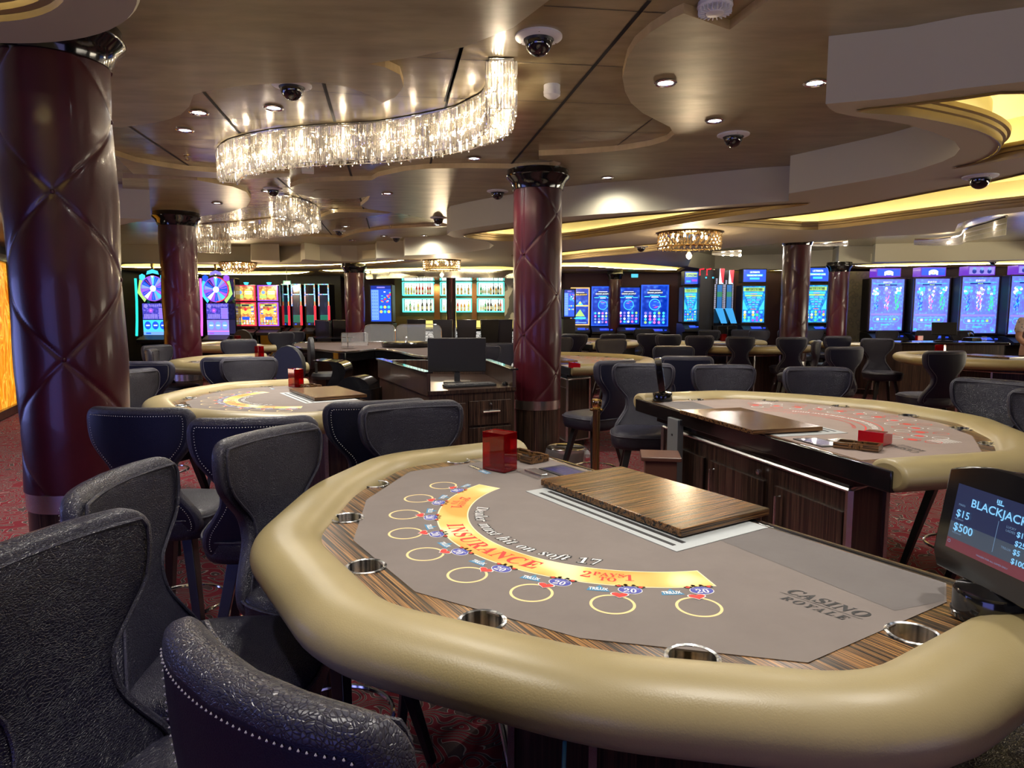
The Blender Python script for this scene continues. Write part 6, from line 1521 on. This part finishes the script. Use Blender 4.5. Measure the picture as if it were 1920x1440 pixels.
g = G(); g.lathe([(0.0, 0), (0.03, 0), (0.035, 0.08), (0.033, 0.085), (0.0, 0.08)], 14); o = g.build('drinking_glass', M_glass); o.location = (elev(1845, 640, 10.5)[0], 10.5, 1.082); tag(o, 'small clear glass beside the desk phone', 'glass')

# roulette table with glass guards
rt = [survey(a, b, ZT) for a, b in ((648, 660), (700, 655), (745, 658), (790, 668), (840, 668), (905, 655), (880, 644), (800, 641), (640, 642), (560, 643), (556, 650), (600, 656))]
rc = (sum(p[0] for p in rt) / len(rt), sum(p[1] for p in rt) / len(rt)); rl = [(p[0] - rc[0], p[1] - rc[1]) for p in rt]
e = empty('roulette_table', (rc[0], rc[1], 0), 0, 'long roulette table with glass guards in front of the bar', 'gaming table')
rl = smooth_closed(rl, 4)
g = G(); g.prism(rl, ZT - 0.02, ZT); g.build('layout', felt_mat('brown_felt', (0.09, 0.065, 0.06), (0.13, 0.10, 0.09)), e, smooth=False)
g = G(); g.prism(offset(rl, 0.05), ZT - 0.14, ZT - 0.02); g.prism(offset(rl, 0.06), ZT - 0.02, ZT - 0.012) ; g.build('black_edge', M_black, e)
g = G(); g.tube([(x, y, ZT + 0.004) for x, y in ccw(offset(rl, 0.03))], 0.012, 6, closed=True); g.build('chrome_trim', M_chrome, e)
g = G(); g.prism(offset(rl, -0.25), 0.0, ZT - 0.14); g.build('cabinet', M_ebony, e, smooth=False)
wc = survey(762, 645, ZT + 0.05)
g = G(); g.lathe([(0.40, 0), (0.42, 0.03), (0.42, 0.07), (0.39, 0.09), (0.36, 0.08), (0.30, 0.05), (0.20, 0.045), (0.05, 0.06), (0.02, 0.10), (0.025, 0.16), (0.0, 0.18)], 40, (wc[0] - rc[0], wc[1] - rc[1], ZT), mats=[0, 0, 0, 0, 1, 1, 2, 1, 1, 1]); g.build('wheel', [M_black, M_chrome, M_redflat], e)
def guard(a, b, y, pt, pb, lab, arch=False):
    x0, z1 = elev(a, pt, y); x1, z0 = elev(b, pb, y)
    e = empty('glass_guard', ((x0 + x1) / 2, y, z0), 0, lab, 'glass guard', 'clear guards over the roulette table'); W2 = (x1 - x0) / 2; h = z1 - z0
    ol = round_open([(-W2, 0), (-W2, h), (W2, h), (W2, 0)], 0.12 if arch else 0.03, 4)
    g = G(); n = len(ol); g.add([(a_, -0.004, b_) for a_, b_ in ol] + [(a_, 0.004, b_) for a_, b_ in ol], [tuple(range(n)), tuple(range(n, 2 * n))[::-1]] + [(i, n + i, n + i + 1, i + 1) for i in range(n - 1)]); g.build('pane', M_glass, e, smooth=False)
    g = G(); g.tube([(a_, 0, b_) for a_, b_ in ol], 0.006, 5); g.build('polished_edge', M_chrome, e)
yr = rc[1]
guard(682, 742, yr - 0.3, 608, 641, 'rounded clear guard before the keno display', True); guard(742, 828, yr - 0.1, 608, 641, 'rounded clear guard before the bar front', True)
guard(640, 690, yr + 0.2, 624, 648, 'low clear guard behind the small chip rack')
e = empty('glass_side_table', (elev(620, 640, 13.6)[0], 13.6, 0), 0, 'small dark topped glass drinks table on thin legs by the roulette table', 'side table')
g = G(); g.box((0, 0, 1.03), (0.75, 0.5, 0.03)); g.build('table_top', M_black, e, smooth=False)
for a in (-0.33, 0.33):
    for b in (-0.2, 0.2): g = G(); g.box((a, b, 0.51), (0.03, 0.03, 1.02)); g.build('leg', M_black, e, smooth=False)
e = empty('chip_rack', (elev(659, 640, yr)[0], yr - 0.25, ZT + 0.006), 0, 'clear tiered chip rack standing on the roulette table', 'chip rack')
for i in range(3): G().box((0, 0, 0.02 + i * 0.08), (0.2, 0.14, 0.006)).build('shelf', M_chrome, e, smooth=False)
G().box((0, 0, 0.12), (0.012, 0.012, 0.24)).build('post', M_chrome, e, smooth=False)

# black round-backed dealer chairs
def make_dchair():
    e = empty('dealer_chair', label='x', cat='chair')
    g = G(); n = 16; vs = []
    for d_ in (-0.03, 0.03):
        for i in range(n): a = 2 * pi * i / n; vs.append((d_ + 0.05 * (1 - cos(a)) * 0, 0.20 * cos(a), 0.98 + 0.22 * sin(a)))
    g.add(vs, [tuple(range(n))[::-1], tuple(range(n, 2 * n))] + [(i, (i + 1) % n, n + (i + 1) % n, n + i) for i in range(n)]); g.build('backrest', M_blackm, e, bevel=0.01)
    g = G(); g.lathe([(0.0, 0.62), (0.22, 0.62), (0.23, 0.66), (0.21, 0.70), (0.0, 0.71)], 20, (0.22, 0, 0)); g.build('seat', M_blackm, e)
    g = G(); g.lathe([(0.24, 0), (0.24, 0.02), (0.04, 0.04), (0.035, 0.62)], 16, (0.22, 0, 0)); g.build('pedestal', M_blackm, e)
    g = G(); g.box((0.06, 0, 0.72), (0.03, 0.06, 0.24)); g.build('back_bar', M_blackm, e, smooth=False)
    return e
DCH = make_dchair()
for a, b, yy, rz, lab in ((541, 640, 7.1, 1.2, 'black round backed dealer chair behind the second table holder'), (456, 618, 13.4, 1.5, 'black round backed chair before the coin machines'), (583, 652, 9.4, 0.4, 'black dealer chair in the dark of the pit')):
    x = elev(a, 650, yy)[0]; place(DCH, USED, (x, yy, 0), rz, lab, 'black dealer chairs')
# curved black lectern-like machine and black bin in the pit
e = empty('curved_pit_stand', (elev(626, 690, 7.55)[0], 7.55, 0), 0, 'glossy curved black stand catching a blue reflection in the pit', 'stand')
prof = smooth_open([(-0.18, 1.02), (-0.02, 1.0), (0.03, 0.9), (-0.03, 0.75), (-0.09, 0.6), (-0.10, 0.4), (-0.06, 0.0)], 5)
g = G(); n = len(prof); g.add([(a, -0.18, b) for a, b in prof] + [(a, 0.18, b) for a, b in prof] + [(a + 0.14, -0.18, b - 0.01) for a, b in prof] + [(a + 0.14, 0.18, b - 0.01) for a, b in prof],
    [(i, i + 1, n + i + 1, n + i) for i in range(n - 1)] + [(2 * n + i, 3 * n + i, 3 * n + i + 1, 2 * n + i + 1) for i in range(n - 1)] + [(i, 2 * n + i, 2 * n + i + 1, i + 1) for i in range(n - 1)] + [(n + i, n + i + 1, 3 * n + i + 1, 3 * n + i) for i in range(n - 1)]); g.build('curved_shell', M_black, e, ang=0.8)
G().box((0.02, 0, 0.01), (0.34, 0.4, 0.02)).build('foot_plate', M_black, e, smooth=False)
xx, _ = elev(672, 700, 6.7)
e = empty('pit_bin', (xx, 6.7, 0), -0.2, 'rounded glossy black bin with a chrome corner in the pit', 'bin')
g = G(); g.prism([(-0.20, -0.14), (0.2, -0.14), (0.2, 0.14), (-0.2, 0.14)], 0.0, 0.80); g.build('bin_body', M_black, e, bevel=0.03)
g = G(); n = 10; pr = [(0.17 * cos(pi * i / n), 0.80 + 0.12 * sin(pi * i / n)) for i in range(n + 1)]
g.add([(a, -0.13, b) for a, b in pr] + [(a, 0.13, b) for a, b in pr], [tuple(range(n + 1)), tuple(range(n + 1, 2 * n + 2))[::-1]] + [(i, n + 1 + i, n + 2 + i, i + 1) for i in range(n)]); g.build('domed_lid', M_black, e, ang=0.6)
g = G(); g.box((-0.19, -0.15, 0.80), (0.06, 0.02, 0.03)); g.build('chrome_catch', M_chrome, e, smooth=False)

# brass post, waste bin with bag, brown pedestal, card sign
x, y = elev(1127, 760, 4.55)[0], 4.55
e = empty('brass_post', (x, y, 0), 0, 'polished brass rope post beside the blue-grey stool', 'rope post')
g = G(); g.lathe([(0.15, 0), (0.15, 0.015), (0.10, 0.03), (0.03, 0.05)], 28); g.build('weighted_base', M_brass, e)
g = G(); g.lathe([(0.025, 0.04), (0.025, 0.88), (0.046, 0.885), (0.046, 0.895), (0.027, 0.90), (0.026, 0.905)], 24); g.build('shaft', M_brass, e)
g = G(); g.lathe([(0.027, 0.905), (0.034, 0.915), (0.036, 0.95), (0.032, 0.962), (0.0, 0.966)], 24); g.build('finial', M_brass, e)
x, y = elev(1061, 880, 6.2)[0], 6.2
e = empty('waste_bin', (x, y, 0), 0, 'steel rimmed waste bin with a clear bag behind the front table', 'waste bin')
g = G(); g.lathe([(0.13, 0), (0.15, 0.02), (0.165, 0.28), (0.155, 0.28), (0.13, 0.03), (0.0, 0.03)], 28); g.build('bin_body', M_blackm, e)
g = G(); g.lathe([(0.160, 0.270), (0.178, 0.272), (0.18, 0.30), (0.172, 0.306), (0.160, 0.30)], 32); g.build('steel_rim', M_chrome, e)
M_bag = mat('clear_bag', (0.75, 0.76, 0.8), 0.25, alpha=0.35)
g = G(); rr_ = random.Random(2); prof_ = [(0.185, 0.295), (0.19, 0.24), (0.178, 0.17), (0.185, 0.10), (0.17, 0.04)]
vs = []; n = 40
for r, z in prof_:
    for j in range(n): a = 2 * pi * j / n; q = r + rr_.uniform(-0.006, 0.006); vs.append((q * cos(a), q * sin(a), z))
g.add(vs, [(i * n + j, i * n + (j + 1) % n, (i + 1) * n + (j + 1) % n, (i + 1) * n + j) for i in range(4) for j in range(n)]); g.lathe([(0, -0.03), (0.02, -0.02), (0.03, 0.01), (0.015, 0.04), (0.0, 0.05)], 8, (0.19, -0.06, 0.24)); g.build('bin_bag', M_bag, e)
M_walnut = mat('brown_laminate', (0.10, 0.042, 0.028), 0.35)
xx = elev(1238, 850, 3.72)[0]
e = empty('brown_pedestal', (xx, 3.72, 0), -0.15, 'small brown pedestal box beside the blue-grey stool seat', 'pedestal')
g = G(); g.box((0, 0, 0.37), (0.17, 0.17, 0.74), 0, 0, 1.0); g.build('pedestal_body', M_walnut, e, smooth=False, bevel=0.004)
g = G(); g.box((0, 0, 0.752), (0.215, 0.215, 0.022)); g.build('pedestal_top', M_walnut, e, smooth=False, bevel=0.004)
x, y = onto(CR, DR, -0.27, 0.50, SR)
e = empty('metal_plinth', (x, y, 0), radians(DR), 'grey sheet metal support at the open corner of the pink felt table', 'support')
g = G(); g.box((0, 0, 0.45), (0.04, 0.13, 0.90)); g.build('metal_sheet', mat('galvanised_sheet', (0.22, 0.24, 0.25), 0.4, 0.4), e, smooth=False, bevel=0.003); g = G(); g.box((-0.022, 0.0, 0.8), (0.004, 0.012, 0.012)); g.build('screw', M_blackm, e, smooth=False)
x, y = survey(1291, 656, 1.05); e = empty('card_sign', (x, y + 0.1, 0.0), 0.3, 'small grey card sign hung over a dark stool back', 'sign')
# blue cable under the front rail
g = G(); p0 = Vector((0.085, 0.98, 0.80)); g.tube(smooth_open([(0.085, 1.03, 0.86), (0.078, 0.98, 0.80), (0.07, 0.97, 0.66), (0.085, 0.98, 0.50), (0.08, 1.02, 0.3), (0.09, 1.0, 0.02)], 5), 0.0035, 6); o = g.build('cable', mat('teal_cable', (0.02, 0.14, 0.20), 0.4)); tag(o, 'thin blue cable hanging beneath the front table rail', 'cable')

# person at the right edge
e = empty('person', (elev(1936, 640, 9.5)[0], 9.5, 0), 0, 'person in a pale patterned short sleeved top, cut by the picture edge', 'person')
M_skin = mat('skin', (0.32, 0.16, 0.10), 0.5); M_shirt = mat('patterned_shirt', rough=0.7); v = coords(M_shirt); vo = N(M_shirt, 'ShaderNodeTexVoronoi'); vo.inputs['Scale'].default_value = 26; L(M_shirt, v, vo.inputs['Vector'])
L(M_shirt, ramp(M_shirt, vo.outputs['Distance'], [(0.2, (0.12, 0.13, 0.16)), (0.35, (0.42, 0.33, 0.30)), (0.7, (0.48, 0.38, 0.33))]), base(M_shirt).inputs['Base Color'])
def skin_mesh(name, joints, edges, m, parent, root=0, sub=2):
    me = bpy.data.meshes.new(name); me.from_pydata([j[:3] for j in joints], edges, []); me.update()
    o = bpy.data.objects.new(name, me); COL.objects.link(o); o.parent = parent; me.materials.append(m)
    md = o.modifiers.new('skin', 'SKIN'); md.use_smooth_shade = True
    for i, j in enumerate(joints):
        sv = me.skin_vertices[0].data[i]; sv.radius = (j[3], j[4] if len(j) > 4 else j[3]); sv.use_root = (i == root)
    s = o.modifiers.new('sub', 'SUBSURF'); s.levels = sub; s.render_levels = sub
    return o
J = [(0, 0, 0.98, .15, .10), (0, 0, 1.15, .14, .095), (0, 0, 1.33, .16, .10), (0, 0, 1.46, .07, .06), (0, 0, 1.55, .05), (0, -0.02, 1.63, .075, .09), (0, -0.02, 1.72, .07, .085),
     (-0.17, 0, 1.42, .055), (-0.22, -0.02, 1.18, .042), (-0.12, -0.20, 1.02, .034), (-0.06, -0.27, 1.0, .028), (0.17, 0, 1.42, .055), (0.22, -0.02, 1.18, .042), (0.12, -0.2, 1.02, .034), (0.06, -0.27, 1.0, .028),
     (-0.09, 0, 0.90, .085), (-0.10, 0.0, 0.50, .06), (-0.10, 0.02, 0.09, .042), (-0.10, -0.13, 0.035, .035), (0.09, 0, 0.90, .085), (0.10, 0, 0.50, .06), (0.10, 0.02, 0.09, .042), (0.10, -0.13, 0.035, .035)]
E_ = [(0, 1), (1, 2), (2, 3), (3, 4), (4, 5), (5, 6), (2, 7), (7, 8), (8, 9), (9, 10), (2, 11), (11, 12), (12, 13), (13, 14), (0, 15), (15, 16), (16, 17), (17, 18), (0, 19), (19, 20), (20, 21), (21, 22)]
body = skin_mesh('body', J, E_, M_skin, e)
JS = [(0, 0, 0.93, .165, .115), (0, 0, 1.15, .155, .11), (0, 0, 1.34, .175, .112), (0, 0, 1.45, .085, .07), (-0.17, 0, 1.42, .068), (-0.215, -0.01, 1.24, .062), (0.17, 0, 1.42, .068), (0.215, -0.01, 1.24, .062)]
skin_mesh('shirt', JS, [(0, 1), (1, 2), (2, 3), (2, 4), (4, 5), (2, 6), (6, 7)], M_shirt, e)
JT = [(0, 0, 0.93, .15, .115), (-0.09, 0, 0.86, .10), (-0.10, 0, 0.50, .075), (-0.10, 0.02, 0.10, .06), (0.09, 0, 0.86, .10), (0.10, 0, 0.50, .075), (0.10, 0.02, 0.10, .06)]
skin_mesh('trousers', JT, [(0, 1), (1, 2), (2, 3), (0, 4), (4, 5), (5, 6)], M_blackm, e)
g = G(); g.lathe([(0.085 * cos(t * pi / 16), 0.10 * sin(t * pi / 16)) for t in range(9)], 20, (0, 0.0, 1.68), sx=0.95, sy=1.12); g.build('hair', mat('dark_hair', (0.015, 0.01, 0.008), 0.5), e)
for s in (-1, 1):
    for k in range(5):
        a = -0.5 + 0.28 * k if k else -1.1
        L1 = (0.035, 0.05, 0.055, 0.05, 0.04)[k]
        x0 = s * 0.055; skin_mesh('finger', [(x0, -0.275, 1.0, .010), (x0 - s * sin(a) * L1 * 0.6 * 1, -0.285 - cos(a) * L1 * 0.6, 0.995, .009), (x0 - s * sin(a) * L1, -0.285 - cos(a) * L1, 0.98, .007)], [(0, 1), (1, 2)], M_skin, body, sub=1)
g = G()
for s in (-1, 1): g.lathe([(0.0, -0.006), (0.007, 0), (0.0, 0.006)], 8, (s * 0.032, -0.098, 1.655))
g.build('eyes', M_blackm, e)
g = G(); g.add([(-0.012, -0.10, 1.61), (0.012, -0.10, 1.61), (0, -0.098, 1.65), (0, -0.125, 1.612)], [(0, 1, 3), (1, 2, 3), (2, 0, 3), (0, 2, 1)]); g.build('nose', M_skin, e)
g = G(); g.box((0, -0.098, 1.588), (0.045, 0.012, 0.01)); g.build('mouth', mat('lips', (0.28, 0.08, 0.07), 0.5), e, bevel=0.003)
# small things on far tables
bpy.data.objects.remove(bpy.data.objects['card_sign'])

for a, b, y, lab, cm in ((1190, 517, 17.2, 'small lit blue sign hanging beside the slim pillar', (0.05, 0.55, 0.75)), (538, 530, 15.8, 'small lit green sign above the dark screened machines', (0.02, 0.35, 0.22))):
    x, z = elev(a, b, y); e = empty('exit_sign', (x, y, z), 0, lab, 'sign')
    G().box((0, 0, 0), (0.17, 0.03, 0.09)).build('sign_box', em('sign_%d' % a, cm, 0.8), e, smooth=False, bevel=0.004)
    h = ZS_ - z - 0.04; G().box((0, 0, 0.04 + h / 2), (0.012, 0.012, h)).build('hanging_rod', M_blackm, e, smooth=False)
# stools pulled just clear of the table rails and of each other
for n_, p_ in {'casino_stool.002': (-0.575, 2.09), 'casino_stool.005': (-0.318, 2.664), 'casino_stool.007': (-1.006, 2.728), 'casino_stool.008': (-1.499, 2.988), 'casino_stool.009': (-2.304, 4.468), 'casino_stool.010': (-2.11, 5.52), 'casino_stool.011': (-2.50, 6.05), 'casino_stool.012': (-2.90, 5.56), 'casino_stool.013': (-3.884, 7.815), 'casino_stool.014': (-3.501, 7.119), 'casino_stool.015': (-3.62, 9.08), 'casino_stool.018': (-4.25, 13.1), 'casino_stool.019': (0.95, 4.84), 'casino_stool.020': (1.53, 4.70), 'casino_stool.021': (2.10, 4.50), 'casino_stool.022': (2.55, 3.736), 'casino_stool.023': (2.421, 3.174), 'casino_stool.026': (1.796, 7.417), 'casino_stool.027': (1.44, 9.40), 'casino_stool.028': (0.83, 9.95), 'casino_stool.029': (1.134, 12.071), 'casino_stool.030': (1.718, 12.077), 'casino_stool.031': (2.49, 12.202), 'casino_stool.032': (2.595, 11.692), 'casino_stool.033': (3.03, 11.2), 'casino_stool.034': (3.574, 10.905), 'casino_stool.040': (5.12, 13.78), 'casino_stool.041': (5.62, 13.18), 'casino_stool.042': (5.76, 14.0), 'casino_stool.043': (6.27, 14.0), 'casino_stool.047': (2.95, 14.9), 'casino_stool.048': (4.95, 14.4), 'casino_stool.049': (4.24, 14.45), 'casino_stool.050': (-0.221, 7.605), 'casino_stool.051': (-0.075, 8.151)}.items():
    bpy.data.objects[n_].location.x, bpy.data.objects[n_].location.y = p_
bpy.data.objects['brass_post'].location.x -= 0.03
